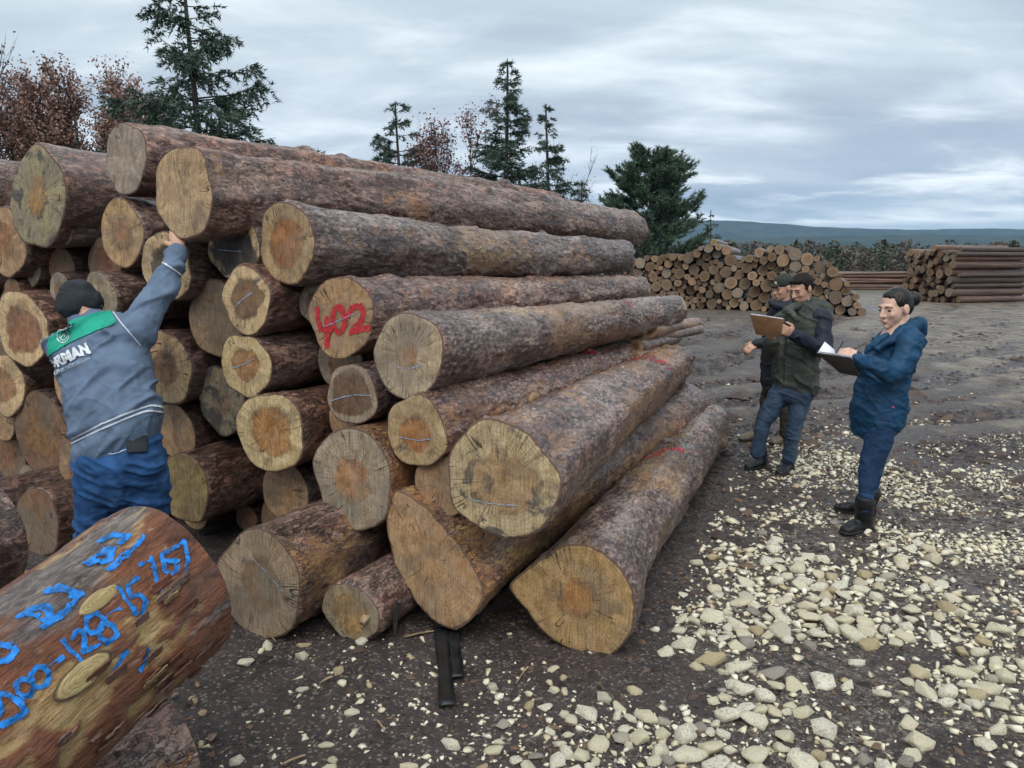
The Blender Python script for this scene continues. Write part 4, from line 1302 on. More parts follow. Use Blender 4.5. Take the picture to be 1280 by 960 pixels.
def build_stones():
    rs = np.random.default_rng(5)
    meshes = []
    for k in range(14):
        V, F = rock_mesh(300 + k, 2)
        meshes.append(mesh_np('stone', V, None, F, M['stone'], dict(rnd=np.zeros(len(V))), smooth_sh=False))
    small = [rock_mesh(400 + k, 1) for k in range(10)]
    # candidates over the yard
    n = 230000
    x = rs.uniform(-1.2, 6.2, n); y = rs.uniform(2.05, 12.5, n)
    dens = stone_density(x, y)
    cl = .42 + 1.7 * fbm(np.c_[x, y, x * 0] * 1.9, 33, 4)
    dens = np.clip(dens, 0, 1.1) * np.clip(cl, .03, 1.2) + .007
    keep = rs.random(n) < dens * .55
    # nothing under the logs or the boots
    lx, ly = x, y
    u = -(lx * PX.x + ly * PX.y); s = lx * PD.x + ly * PD.y
    inpile = (u < -.86 - .105 * (s - 3.1)) & (s > 2.95) & (s < 7.9)
    keep &= ~inpile
    x, y = x[keep], y[keep]
    size = np.exp(rs.normal(math.log(.0130), .60, len(x)))
    size = np.clip(size, .007, .046)
    near_big = np.exp(-((x - 1.15) ** 2 + (y - 3.0) ** 2) / .9) + .55 * np.exp(-((x - 2.0) ** 2 + (y - 4.0) ** 2) / 1.2)
    size = size * (.85 + .62 * np.clip(near_big, 0, 1)) * np.where(x > 2.7, .8, 1) * np.where(y > 4.4, 1.12, 1)
    # hand placed stones that stand out
    hand = [(308, 832, .060), (334, 812, .045), (380, 808, .045), (452, 806, .050), (372, 849, .030), (428, 858, .030), (436, 874, .018), (444, 918, .034), (488, 812, .014),
            (608, 855, .030), (655, 845, .028), (637, 797, .018), (693, 868, .038), (628, 908, .040), (607, 916, .032), (588, 930, .022), (714, 905, .045), (738, 820, .020), (700, 935, .050), (740, 935, .048), (795, 915, .062), (890, 930, .048), (832, 818, .050), (818, 790, .04),
            (296, 950, .045), (975, 935, .055), (1000, 800, .055), (985, 805, .06), (1070, 745, .055), (1040, 690, .06), (870, 835, .05), (940, 905, .05), (905, 800, .05), (850, 750, .04), (905, 560, .035), (955, 505, .035), (912, 510, .03), (870, 575, .05), (864, 592, .04), (925, 525, .06), (1045, 600, .05), (1120, 785, .05), (1100, 870, .05)]
    hx = []; hy = []; hs = []
    for a, b, c in hand:
        g = G(a, b); hx.append(g[0]); hy.append(g[1]); hs.append(c * .74)
    x = np.r_[hx, x]; y = np.r_[hy, y]; size = np.r_[hs, size]
    # spread apart: drop those that sit inside a larger one
    order = np.argsort(-size)
    x, y, size = x[order], y[order], size[order]
    cell = {}; ok = np.ones(len(x), bool)
    for i in range(len(x)):
        cx, cy = int(x[i] / .12), int(y[i] / .12)
        for a in (-1, 0, 1):
            for b in (-1, 0, 1):
                for j in cell.get((cx + a, cy + b), ()):
                    if (x[i] - x[j]) ** 2 + (y[i] - y[j]) ** 2 < (.66 * (size[i] + size[j])) ** 2:
                        ok[i] = False; break
                if not ok[i]: break
            if not ok[i]: break
        if ok[i]: cell.setdefault((cx, cy), []).append(i)
    x, y, size = x[ok], y[ok], size[ok]
    z = ground_height(x, y)
    rank = size / np.hypot(x, y)
    infr = (np.abs(x / y) < .70) & (y > 2.2)
    order = np.argsort(-(rank * infr))
    singles, rest = order[:300], order[300:]
    ZONE = [((-9, .0), 'cream limestone lying alone on the dark mud in front of the pile'), ((0., .75), 'cream limestone on the mud in front of the lobed butt'),
            ((.75, 1.45), 'cream limestone in the thick rubble right of the lobed butt'), ((1.45, 2.2), 'cream limestone in the rubble strip leading to the people'), ((2.2, 99), 'flat cream limestone near or right of the woman')]
    ORD = ['largest', 'second largest', 'third largest', 'fourth largest', 'fifth largest', 'sixth largest', 'seventh largest', 'eighth largest']
    zrank = {}
    for i in sorted(singles, key=lambda q: -size[q]):
        o = link('stone', meshes[int(i) % 14])
        sc = size[i]
        o.location = (x[i], y[i], z[i] + sc * .11)
        o.rotation_euler = (rs.uniform(-.35, .35), rs.uniform(-.35, .35), rs.uniform(0, 6.28))
        o.scale = (sc * rs.uniform(.9, 1.15), sc * rs.uniform(.85, 1.1), sc * rs.uniform(.8, 1.15))
        zone = [b for (a, b) in ZONE if a[0] <= x[i] < a[1]][0]
        far = y[i] > 4.6
        if far: zone = 'pale limestone on the mud beside the feet of the standing people'
        zk = zrank.get(zone, 0); zrank[zone] = zk + 1
        grp = 'limestones: ' + zone.split(' ', 2)[2]
        tag(o, (ORD[zk] + ' ' + zone) if zk < 8 else 'smaller ' + zone, 'stone', grp)
    VV, FF, RN = [], [], []
    off = 0
    for i in rest:
        V, F = small[int(i) % 10]
        sc = size[i]
        an = rs.uniform(0, 6.28); ca, sa = math.cos(an), math.sin(an)
        R2 = np.array([[ca, -sa, 0], [sa, ca, 0], [0, 0, 1]])
        VV.append((V * sc * rs.uniform(.8, 1.2, 3)) @ R2.T + np.array([x[i], y[i], z[i] + sc * .1])); FF.append(F + off); off += len(V)
        RN.append(np.full(len(V), rs.random()))
    # crumbs and grit
    V0 = np.array([(1, 0, 0), (-1, 0, 0), (0, 1, 0), (0, -1, 0), (0, 0, 1), (0, 0, -.6)], float)
    F0 = np.array([(0, 2, 4), (2, 1, 4), (1, 3, 4), (3, 0, 4), (2, 0, 5), (1, 2, 5), (3, 1, 5), (0, 3, 5)])
    m = 70000
    gx = rs.uniform(-1.6, 7, m); gy = 2.0 + 12 * rs.random(m) ** 1.5
    dn = np.clip(stone_density(gx, gy), 0, 1) * .42 + .02 + .13 * smooth(1.8, 3.2, gx - .1 * gy) * smooth(11, 6, gy)
    dn = dn * np.clip(.45 + 1.5 * fbm(np.c_[gx, gy, gx * 0] * 1.9, 33, 4), .08, 1.5)
    kk = rs.random(m) < dn
    gx, gy = gx[kk], gy[kk]
    gz = ground_height(gx, gy)
    gs = np.exp(rs.normal(math.log(.0065), .45, len(gx))) * np.clip(gy / 3.5, .8, 1.6)
    u = -(gx * PX.x + gy * PX.y); s = gx * PD.x + gy * PD.y
    okk = ~((u < -.9 - .105 * (s - 3.1)) & (s > 3.0) & (s < 7.9))
    gx, gy, gz, gs = gx[okk], gy[okk], gz[okk], gs[okk]
    an = rs.uniform(0, 6.28, len(gx))
    A = V0[None] * gs[:, None, None] * rs.uniform(.6, 1.3, (len(gx), 6, 1))
    ca, sa = np.cos(an)[:, None], np.sin(an)[:, None]
    A = np.stack([A[..., 0] * ca - A[..., 1] * sa, A[..., 0] * sa + A[..., 1] * ca, A[..., 2] * .7], -1) + np.stack([gx, gy, gz + gs * .15], -1)[:, None]
    VV.append(A.reshape(-1, 3)); FF.append((F0[None] + (np.arange(len(gx)) * 6)[:, None, None]).reshape(-1, 3) + off)
    RN.append(np.repeat(rs.random(len(gx)), 6))
    me = mesh_np('limestone_gravel', np.concatenate(VV), None, np.concatenate(FF), M['stone'], dict(rnd=np.concatenate(RN)), smooth_sh=False)
    tag(link('limestone_gravel', me), 'pale limestone gravel and grit strewn over the dark mud', None, None, 'stuff')
    print('stones', len(rest), 'grit', len(gx))


build_stones()


def build_clods():
    """dark crumbs of mud, bark and grit over the near ground"""
    rs = np.random.default_rng(77)
    m = 42000
    y = 2.0 + 24 * rs.random(m) ** 2.2; x = np.where(rs.random(m) < .6, rs.uniform(-1.7, 6, m), y * rs.uniform(.0, .75, m))
    z = ground_height(x, y)
    s = np.exp(rs.normal(math.log(.0075), .5, m)) * np.clip(y / 3.2, .8, 3.0)
    V0 = np.array([(1, 0, 0), (-1, 0, 0), (0, 1, 0), (0, -1, 0), (0, 0, 1), (0, 0, -.6)], float)
    F0 = np.array([(0, 2, 4), (2, 1, 4), (1, 3, 4), (3, 0, 4)])
    an = rs.uniform(0, 6.28, m); st = rs.uniform(.4, 2.2, m)
    A = V0[None] * s[:, None, None] * rs.uniform(.6, 1.3, (m, 6, 1))
    A[..., 0] *= st[:, None]
    ca, sa = np.cos(an)[:, None], np.sin(an)[:, None]
    A = np.stack([A[..., 0] * ca - A[..., 1] * sa, A[..., 0] * sa + A[..., 1] * ca, A[..., 2] * .55], -1) + np.stack([x, y, z + s * .1], -1)[:, None]
    mt = mat_leaf('mud_crumbs', [(.018, .013, .012), (.045, .034, .032), (.085, .055, .045), (.030, .024, .026), (.15, .095, .06)], .6)
    me = mesh_np('mud_crumbs', A.reshape(-1, 3), None, (F0[None] + (np.arange(m) * 6)[:, None, None]).reshape(-1, 3), mt, dict(rnd=np.repeat(rs.random(m), 6)), smooth_sh=False)
    tag(link('mud_crumbs', me), 'dark crumbs of mud and bark litter on the ground', None, None, 'stuff')


build_clods()

# ------------------------------------------------------------------ trees
class Leaves:
    """collects small triangles for one crown"""
    def __init__(self, seed):
        self.P = []; self.R = []
        self.rs = np.random.default_rng(seed)

    def blades(self, c, d, n, ln, wd, spread, r0=0.0, r1=1.0):
        """n needles or leaves round points c (k,3), pointing roughly along d"""
        rs = self.rs
        k = len(c)
        c = np.repeat(c, n, 0); d = np.repeat(d, n, 0)
        dd = d + rs.normal(0, spread, c.shape)
        dd /= np.linalg.norm(dd, axis=1)[:, None] + 1e-9
        sd = np.cross(dd, rs.normal(0, 1, c.shape)); sd /= np.linalg.norm(sd, axis=1)[:, None] + 1e-9
        L_ = ln * rs.uniform(.6, 1.3, (len(c), 1)); W_ = wd * rs.uniform(.6, 1.3, (len(c), 1))
        self.P.append(np.stack([c - sd * W_, c + sd * W_, c + dd * L_], 1))
        self.R.append(np.repeat(rs.uniform(r0, r1, k), n) * .6 + rs.uniform(r0, r1, len(c)) * .4)

    def leaf(self, c, ln, wd):
        rs = self.rs
        n = len(c)
        dd = rs.normal(0, 1, (n, 3)); dd /= np.linalg.norm(dd, axis=1)[:, None]
        sd = np.cross(dd, rs.normal(0, 1, (n, 3))); sd /= np.linalg.norm(sd, axis=1)[:, None]
        L_ = ln * rs.uniform(.6, 1.3, (n, 1)); W_ = wd * rs.uniform(.6, 1.3, (n, 1))
        self.P.append(np.stack([c - dd * L_ * .5 , c + sd * W_, c + dd * L_ * .5], 1)); self.R.append(rs.uniform(0, 1, n))
        self.P.append(np.stack([c - dd * L_ * .5, c + dd * L_ * .5, c - sd * W_], 1)); self.R.append(self.R[-1])

    def build(self, name, mat, parent):
        P = np.concatenate(self.P); R = np.concatenate(self.R)
        V = P.reshape(-1, 3)
        me = mesh_np(name, V, None, np.arange(len(V)).reshape(-1, 3), mat, dict(rnd=np.repeat(R, 3)), smooth_sh=False)
        return link(name, me, parent)


class Wood:
    def __init__(self):
        self.V = []; self.Q = []; self.n = 0

    def limb(self, pts, r0, r1, ns=6):
        pts = np.asarray(pts, float); n = len(pts)
        tan = np.gradient(pts, axis=0); tan /= np.linalg.norm(tan, axis=1)[:, None] + 1e-9
        ref = np.array([.31, .27, .91]) if abs(tan[0, 2]) < .9 else np.array([1., 0, .1])
        a = np.cross(tan, ref); a /= np.linalg.norm(a, axis=1)[:, None] + 1e-9
        b = np.cross(tan, a)
        rad = np.linspace(r0, r1, n)
        th = np.linspace(0, 2 * math.pi, ns, endpoint=False)
        V = pts[:, None] + rad[:, None, None] * (np.cos(th)[None, :, None] * a[:, None] + np.sin(th)[None, :, None] * b[:, None])
        self.V.append(V.reshape(-1, 3)); self.Q.append(grid_quads(n, ns, True) + self.n); self.n += n * ns

    def build(self, name, mat, parent):
        return link(name, mesh_np(name, np.concatenate(self.V), np.concatenate(self.Q), None, mat), parent)


def tree_root(name, label, cat, x, Y, group=None):
    b = at(x, 150 if Y < 25 else 260, Y)
    root = empty(name, (b[0], Y, 0))
    tag(root, label, cat, group)
    return root


def conifer(label, x, Y, H, W, seed, tiers=26, droop=.1, upturn=.25, dens=1.0, lean=0.0, crown0=.12, mat='needles', name='cedar_tree', taper=.9, blade=(.10, .012), gappy=.25, extra=(), sub=9, hang=.5, group='conifers behind the pile'):
    root = tree_root(name, label, 'tree', x, Y, group)
    rs = random.Random(seed)
    wd = Wood(); lv = Leaves(seed)
    hz = np.linspace(0, 1, 16)
    trunk = np.c_[lean * hz ** 1.5 * H + .05 * np.sin(hz * 5 + seed), .04 * np.sin(hz * 4), hz * H]
    wd.limb(trunk, .017 * H, .003 * H, 8)

    def trk(t):
        return np.array([np.interp(t, hz, trunk[:, k]) for k in range(3)])
    specs = []
    for k in range(tiers):
        t = crown0 + (1 - crown0) * (k + rs.random() * .6) / tiers
        nb = 4 if t < .85 else 3
        for j in range(nb):
            if rs.random() < gappy: continue
            az = rs.uniform(0, 6.283)
            L = W * (1 - t) ** taper * rs.uniform(.55, 1.15) + .10 + .03 * H * (1 - t)
            specs.append((t, az, L, rs.uniform(.3, 1)))
    for (t, az, L) in extra:
        specs.append((t, az, L, 1))
    for (t, az, L, q) in specs:
        o = trk(t)
        d0 = np.array([math.sin(az), math.cos(az), 0])
        n = max(4, int(L / .24))
        s = np.linspace(0, 1, n)
        pts = o + d0 * (s * L)[:, None] + np.array([0, 0, 1]) * ((-droop * s + upturn * s ** 2 * rs.uniform(.2, 1.3)) * L + .15 * L * s * (t ** 2))[:, None]
        pts[1:] += np.random.default_rng(int(t * 1e4) + seed).normal(0, .012 * L, (n - 1, 3))
        wd.limb(pts, .006 * H * (1 - t * .8) * (.4 + L / W * .6) + .004, .003, 4)
        sd0 = np.array([d0[1], -d0[0], 0])
        ns = max(4, int(sub * L / .5 * dens))
        for i in range(ns):
            f = rs.uniform(.12, 1.0) ** .8
            pb = np.array([np.interp(f, s, pts[:, k]) for k in range(3)])
            sgn = rs.choice([-1, 1])
            tl = L * .34 * (1.1 - f * .75) * rs.uniform(.5, 1.2) + .07
            td = d0 * rs.uniform(.25, .9) + sd0 * sgn * rs.uniform(.3, 1.0) + np.array([0, 0, rs.uniform(-hang, .15)])
            td /= np.linalg.norm(td)
            m = max(3, int(tl / .045))
            ss = np.linspace(0.1, 1, m)
            c = pb + td * (ss * tl)[:, None] + np.array([0, 0, -.18 * tl]) * (ss ** 2)[:, None]
            lv.blades(c, np.repeat((td + np.array([0, 0, .15]))[None], m, 0), 5, blade[0] * 1.08, blade[1] * 1.15, .55)
    tip = trk(1.0)
    c = trk(.93) + (tip - trk(.93)) * np.linspace(0, 1, 10)[:, None]
    lv.blades(c, np.repeat(np.array([[0, 0, 1.]]), 10, 0), 8, .09, .008, .5)
    wd.build('trunk', M['trunk'], root)
    lv.build('crown', M[mat], root)
    return root


HALF = math.pi / 2
conifer('tall dark cedar with ragged drooping branches rising behind the left of the pile', 244, 14, 7.05, 2.0, 31, tiers=30, droop=.06, upturn=.26, gappy=.34, taper=.72, crown0=.30, dens=1.0,
        extra=[(.66, HALF, 1.3), (.64, -HALF * 1.05, 1.45), (.70, HALF * .9, 1.1), (.47, HALF, 2.0), (.45, HALF * 1.1, 2.1), (.48, -HALF, 1.2)], sub=10, hang=1.1)
conifer('small layered cedar right of the tall dark one', 497, 20, 5.75, 1.25, 37, tiers=24, droop=-.02, upturn=.30, gappy=.2, dens=1.3, crown0=.3, taper=.6, extra=[(.55, HALF, 1.1), (.5, -HALF, 1.3), (.7, HALF, .8)], sub=9)
conifer('slender pointed cedar, tallest of the middle group', 632, 20, 6.75, 1.6, 41, tiers=34, droop=-.03, upturn=.18, gappy=.15, dens=1.3, crown0=.25, taper=.85, sub=9)
conifer('narrow young cedar just right of the tallest middle one', 684, 21, 5.9, 1.35, 43, tiers=32, droop=.02, upturn=.15, gappy=.15, dens=1.3, crown0=.25, taper=1.1, sub=8)
conifer('low sparse cedar left of the bushy pine', 726, 21, 3.95, 1.2, 47, tiers=24, droop=.06, upturn=.1, gappy=.15, dens=1.3, crown0=.2, sub=8)
conifer('dark little spruce beside the far stack', 889, 42, 4.6, 1.0, 49, tiers=16, droop=.06, upturn=.1, gappy=.1, crown0=.1, sub=8, name='spruce_tree')
conifer('slim young conifer among the dry oaks at left', 140, 17, 5.7, .4, 53, tiers=20, droop=-.1, upturn=.5, gappy=.15, crown0=.35, sub=8, name='young_conifer')
conifer('dark young conifer between dry oaks and tall cedar', 190, 18, 5.0, .8, 59, tiers=20, droop=0, upturn=.3, gappy=.2, crown0=.3, sub=8, name='young_conifer')


def pine(label, x, Y, H, W, seed):
    root = tree_root('pine_tree', label, 'tree', x, Y, 'conifers behind the pile')
    rs = random.Random(seed); wd = Wood(); lv = Leaves(seed)
    hz = np.linspace(0, 1, 12)
    wd.limb(np.c_[.05 * np.sin(hz * 4), hz * 0, hz * H], .14, .02, 8)
    for k in range(170):
        t = rs.random() ** .85 * .9 + .06
        az = rs.uniform(0, 6.283)
        env = W * (math.sin(min(1, (1 - t) * 1.25 + .08) * HALF)) ** .9 * (.45 + .62 * rs.random())
        d0 = np.array([math.sin(az), math.cos(az), 0])
        n = 7; s = np.linspace(0, 1, n)
        pts = np.array([0, 0, t * H]) + d0 * (s * env)[:, None] + np.array([0, 0, 1]) * ((.12 * s + .42 * s ** 2) * env)[:, None]
        wd.limb(pts, .02, .005, 5)
        for i in range(18):
            f = rs.uniform(.3, 1) ** .7
            pb = np.array([np.interp(f, s, pts[:, q]) for q in range(3)])
            td = d0 * rs.uniform(.2, .8) + np.array([d0[1], -d0[0], 0]) * rs.uniform(-.9, .9) + np.array([0, 0, rs.uniform(.1, .8)])
            td /= np.linalg.norm(td)
            tl = rs.uniform(.22, .55)
            m = 7
            c = pb + td * (np.linspace(.1, 1, m) * tl)[:, None]
            lv.blades(c, np.repeat(td[None], m, 0), 6, .21, .023, .65)
    wd.build('trunk', M['trunk'], root); lv.build('crown', M['pine_needles'], root)


pine('dense bushy pine standing between the pile and the far stack', 812, 37, 7.0, 2.7, 61)


def broadleaf(label, x, Y, H, W, seed, mat, nleaf, name='oak_tree', size=.066, cat='tree', z0=.25, bareness=.0, group='dry leaved trees behind the pile'):
    root = tree_root(name, label, cat, x, Y, group)
    rs = random.Random(seed); nr = np.random.default_rng(seed); wd = Wood(); lv = Leaves(seed)
    ends = []

    def grow(p, d, L, r, lev):
        n = 4
        pts = [p]
        for i in range(n):
            d = d + np.array([rs.gauss(0, .16), rs.gauss(0, .16), rs.gauss(.05, .08)])
            d = d / np.linalg.norm(d)
            pts.append(pts[-1] + d * L / n)
        pts = np.array(pts)
        wd.limb(pts, r, r * .5, 6 if lev < 2 else 3)
        if lev >= 2:
            ends.append(pts)
        if lev < 4:
            for j in range(4 if lev < 1 else 3):
                f = rs.uniform(.35, 1)
                q = pts[int(f * n)]
                az = rs.uniform(0, 6.28)
                nd = d * rs.uniform(.7, 1.1) + np.array([math.cos(az), math.sin(az), rs.uniform(-.1, .5)]) * rs.uniform(.4, .85)
                grow(q, nd / np.linalg.norm(nd), L * rs.uniform(.5, .72), r * .5, lev + 1)
    for q in range(3):
        a = rs.uniform(0, 6.28)
        grow(np.array([.2 * math.cos(a) * W, .2 * math.sin(a) * W, 0]), np.array([.22 * math.cos(a) * W, .22 * math.sin(a) * W, 1.0]), H * .55, .016 * H, 0)
    E = np.concatenate(ends)
    E = E[(E[:, 2] > z0 * H)]
    sc = np.array([W / max(.3, np.percentile(np.abs(E[:, 0]), 96)), W / max(.3, np.percentile(np.abs(E[:, 1]), 96)), H / np.percentile(E[:, 2], 99)])
    sc = np.clip(sc, .5, 2.2)
    for i in range(len(wd.V)): wd.V[i] = wd.V[i] * sc
    E = E * sc
    c = E[nr.integers(0, len(E), nleaf)] + nr.normal(0, .07, (nleaf, 3)) * np.array([1, 1, 1.1])
    msk = fbm(c * 2.2, seed, 2) > -.22 + bareness
    lv.leaf(c[msk], size, size * .32)
    wd.build('trunk', M['trunk'], root); lv.build('crown', M[mat], root)
    return root


broadleaf('dry brown oak at far left with bare upper twigs', 22, 15, 5.2, 1.3, 71, 'oak_leaf', 21000, bareness=.0)
broadleaf('dry brown oak, the tallest and rightmost of the oaks, above the thick greenish log', 90, 15.5, 5.5, 1.45, 73, 'oak_leaf', 25000)
broadleaf('low dense brown oak next to the topmost log', 152, 16, 5.2, 1.2, 79, 'oak_leaf', 21000)
broadleaf('grey bare tree cut off by the left photo edge', -6, 14, 6.0, .5, 83, 'grey_twig', 1500, name='bare_tree')
broadleaf('maroon leaved young oak left of the tallest middle cedar', 578, 19, 5.2, .75, 89, 'red_leaf', 10000)
broadleaf('low maroon bush between the small cedar and the young oak', 540, 19, 3.9, .9, 97, 'red_leaf', 8000, name='bush', cat='bush')
broadleaf('thin bare tree with grey twigs left of the pine', 718, 22, 4.9, .5, 101, 'grey_twig', 1200, name='bare_tree', size=.04)
broadleaf('brown bush at the far end of the pile in front of the pine', 793, 12.5, 1.95, .35, 103, 'red_leaf', 1600, name='bush', cat='bush', size=.04, z0=.2)
broadleaf('low scrub with dry leaves below the tall cedar', 330, 15, 3.6, .8, 107, 'grey_twig', 2500, name='bush', cat='bush')


def far_wood():
    """the mixed wood beyond the yard: one mass of crowns"""
    rs = np.random.default_rng(8)
    lv = Leaves(17)
    lv2 = Leaves(18)
    for k in range(520):
        Y = rs.uniform(95, 190)
        X = Y * rs.uniform(.10, .80) if k % 5 else Y * rs.uniform(-.75, .15)
        H = rs.uniform(2.8, 5.6) * (Y / 130) ** .5
        con = rs.random() < .25
        W = H * (.22 if con else .42)
        n = 220
        t = rs.random(n)
        rad = W * np.sqrt(rs.random(n)) * ((1 - t) if con else np.sin(np.clip(t * .9 + .1, 0, 1) * math.pi) ** .5)
        a = rs.uniform(0, 6.28, n)
        c = np.c_[X + rad * np.cos(a), Y + rad * np.sin(a), t * H * 1.0]
        (lv if (con or rs.random() < .3) else lv2).leaf(c, .52 if con else .46, .19)
    lv.build('far_wood', M['far_leaf'], None)
    tag(bpy.data.objects['far_wood'], 'far green and brown wood along the horizon', None, None, 'stuff')
    o = lv2.build('bare_far_wood', M['grey_twig'], None)
    tag(o, 'greyish brown leafless wood along the horizon', None, None, 'stuff')


far_wood()

# ------------------------------------------------------------------ people
def vec(a):
    return np.array(a, float)


def nrm(a):
    a = vec(a)
    return a / (np.linalg.norm(a) + 1e-12)


def catmull(A, k=4):
    A = np.asarray(A, float)
    if len(A) < 3:
        t = np.linspace(0, 1, k + 1)[:, None]
        return A[0] * (1 - t) + A[1] * t
    P = np.vstack([2 * A[0] - A[1], A, 2 * A[-1] - A[-2]])
    out = []
    for i in range(1, len(P) - 2):
        p0, p1, p2, p3 = P[i - 1:i + 3]
        for j in range(k):
            t = j / k
            out.append(.5 * ((2 * p1) + (-p0 + p2) * t + (2 * p0 - 5 * p1 + 4 * p2 - p3) * t * t + (-p0 + 3 * p1 - 3 * p2 + p3) * t ** 3))
    out.append(P[-2])
    return np.array(out)


def loft(C, A, B, ns=18, sq=1.0):
    """closed tube through rings: centres C, half-axis vectors A and B"""
    th = np.linspace(0, 2 * math.pi, ns, endpoint=False)
    ct = np.sign(np.cos(th)) * np.abs(np.cos(th)) ** sq; st_ = np.sign(np.sin(th)) * np.abs(np.sin(th)) ** sq
    C, A, B = np.asarray(C), np.asarray(A), np.asarray(B)
    n = len(C)
    d0 = C[0] - C[1]; d0 = d0 / (np.linalg.norm(d0) + 1e-9); d1 = C[-1] - C[-2]; d1 = d1 / (np.linalg.norm(d1) + 1e-9)
    r0 = min(np.linalg.norm(A[0]), np.linalg.norm(B[0])); r1 = min(np.linalg.norm(A[-1]), np.linalg.norm(B[-1]))
    CC = [C[0] + d0 * r0 * .85, C[0] + d0 * r0 * .5] + list(C) + [C[-1] + d1 * r1 * .5, C[-1] + d1 * r1 * .85]
    AA = [A[0] * .45, A[0] * .85] + list(A) + [A[-1] * .85, A[-1] * .45]
    BB = [B[0] * .45, B[0] * .85] + list(B) + [B[-1] * .85, B[-1] * .45]
    V = np.concatenate([c + ct[:, None] * a + st_[:, None] * b for c, a, b in zip(CC, AA, BB)])
    m = len(CC)
    q = grid_quads(m, ns, True)
    i0 = len(V)
    V = np.vstack([V, CC[0] + d0 * r0 * .1, CC[-1] + d1 * r1 * .1])
    tr = [(i0, (j + 1) % ns, j) for j in range(ns)] + [(i0 + 1, (m - 1) * ns + j, (m - 1) * ns + (j + 1) % ns) for j in range(ns)]
    return V, q, np.array(tr)


def tube(pts, rad, k=4, ns=14, ref=None, flat=1.0):
    P = catmull(pts, k)
    r = catmull(np.array(rad, float).reshape(-1, 1), k).ravel()
    T = np.gradient(P, axis=0); T /= np.linalg.norm(T, axis=1)[:, None] + 1e-9
    if ref is None:
        ref = np.array([.2, 1, .1]) if abs(T[0, 1]) < .8 else np.array([1, .1, .2])
    A = np.cross(T, vec(ref)); A /= np.linalg.norm(A, axis=1)[:, None] + 1e-9
    B = np.cross(T, A)
    return loft(P, A * r[:, None], B * (r * flat)[:, None], ns)


def ring_tube(rings, k=4, ns=22, sq=.9):
    """rings: (centre, side unit vector, other unit vector, half width, half depth)"""
    C = catmull([r[0] for r in rings], k)
    A = catmull([nrm(r[1]) * r[3] for r in rings], k)
    B = catmull([nrm(r[2]) * r[4] for r in rings], k)
    return loft(C, A, B, ns, sq)


_ICO = None


def ball(c, rad, ax=None):
    global _ICO
    if _ICO is None:
        bm = bmesh.new(); bmesh.ops.create_icosphere(bm, subdivisions=3, radius=1.0)
        _ICO = (np.array([v.co[:] for v in bm.verts]), np.array([[v.index for v in f.verts] for f in bm.faces])); bm.free()
    V, F = _ICO
    V = V * vec(rad)
    if ax is not None:
        V = V @ np.array([nrm(a) for a in ax])
    return V + vec(c), None, F


def join_parts(parts):
    VV, QQ, TT, off = [], [], [], 0
    for V, q, t in parts:
        VV.append(V)
        if q is not None: QQ.append(np.asarray(q) + off)
        if t is not None: TT.append(np.asarray(t) + off)
        off += len(V)
    return np.concatenate(VV), (np.concatenate(QQ) if QQ else None), (np.concatenate(TT) if TT else None)


def union(name, parts, voxel, mat, parent=None, smooth_it=6, disp=None, keep=1.0):
    """one continuous skin over overlapping volumes"""
    V, q, t = join_parts(parts)
    me0 = mesh_np('raw', V, q, t, None)
    o = bpy.data.objects.new('raw', me0)
    COL.objects.link(o)
    r = o.modifiers.new('r', 'REMESH'); r.mode = 'VOXEL'; r.voxel_size = voxel
    if smooth_it:
        s = o.modifiers.new('s', 'SMOOTH'); s.factor = .5; s.iterations = smooth_it
    if keep < 1:
        dc = o.modifiers.new('d', 'DECIMATE'); dc.ratio = keep
    bpy.context.view_layer.update()
    dg = bpy.context.evaluated_depsgraph_get()
    me = bpy.data.meshes.new_from_object(o.evaluated_get(dg))
    me.name = name
    bpy.data.objects.remove(o); bpy.data.meshes.remove(me0)
    n = len(me.vertices)
    if disp is not None:
        co = np.empty(n * 3, np.float32); me.vertices.foreach_get('co', co); co = co.reshape(-1, 3).astype(float)
        no = np.empty(n * 3, np.float32); me.vertices.foreach_get('normal', no); no = no.reshape(-1, 3).astype(float)
        me.vertices.foreach_set('co', (co + no * disp(co)[:, None]).astype(np.float32).ravel())
        me.update()
    me.polygons.foreach_set('use_smooth', np.ones(len(me.polygons), dtype=bool))
    me.materials.clear(); me.materials.append(mat)
    return link(name, me, parent)


def folds(seed, amp, freq=(5, 5, 9), rot=0.0, fine=.35):
    def f(p):
        c, s = math.cos(rot), math.sin(rot)
        q = np.c_[p[:, 0] * c - p[:, 2] * s, p[:, 1], p[:, 0] * s + p[:, 2] * c]
        wv = fbm(p * 3.1, seed + 11, 2)[:, None] * .6
        a = fbm(q * vec(freq) + wv, seed, 2)
        b = fbm(q * vec(freq) * 2.1 + wv * 2 + 9, seed + 5, 2)
        rid = np.exp(-(a / .085) ** 2)
        rid2 = np.exp(-(b / .08) ** 2)
        return amp * (rid * 1.0 + fine * rid2 * .8 + a * .9) - amp * .45
    return f


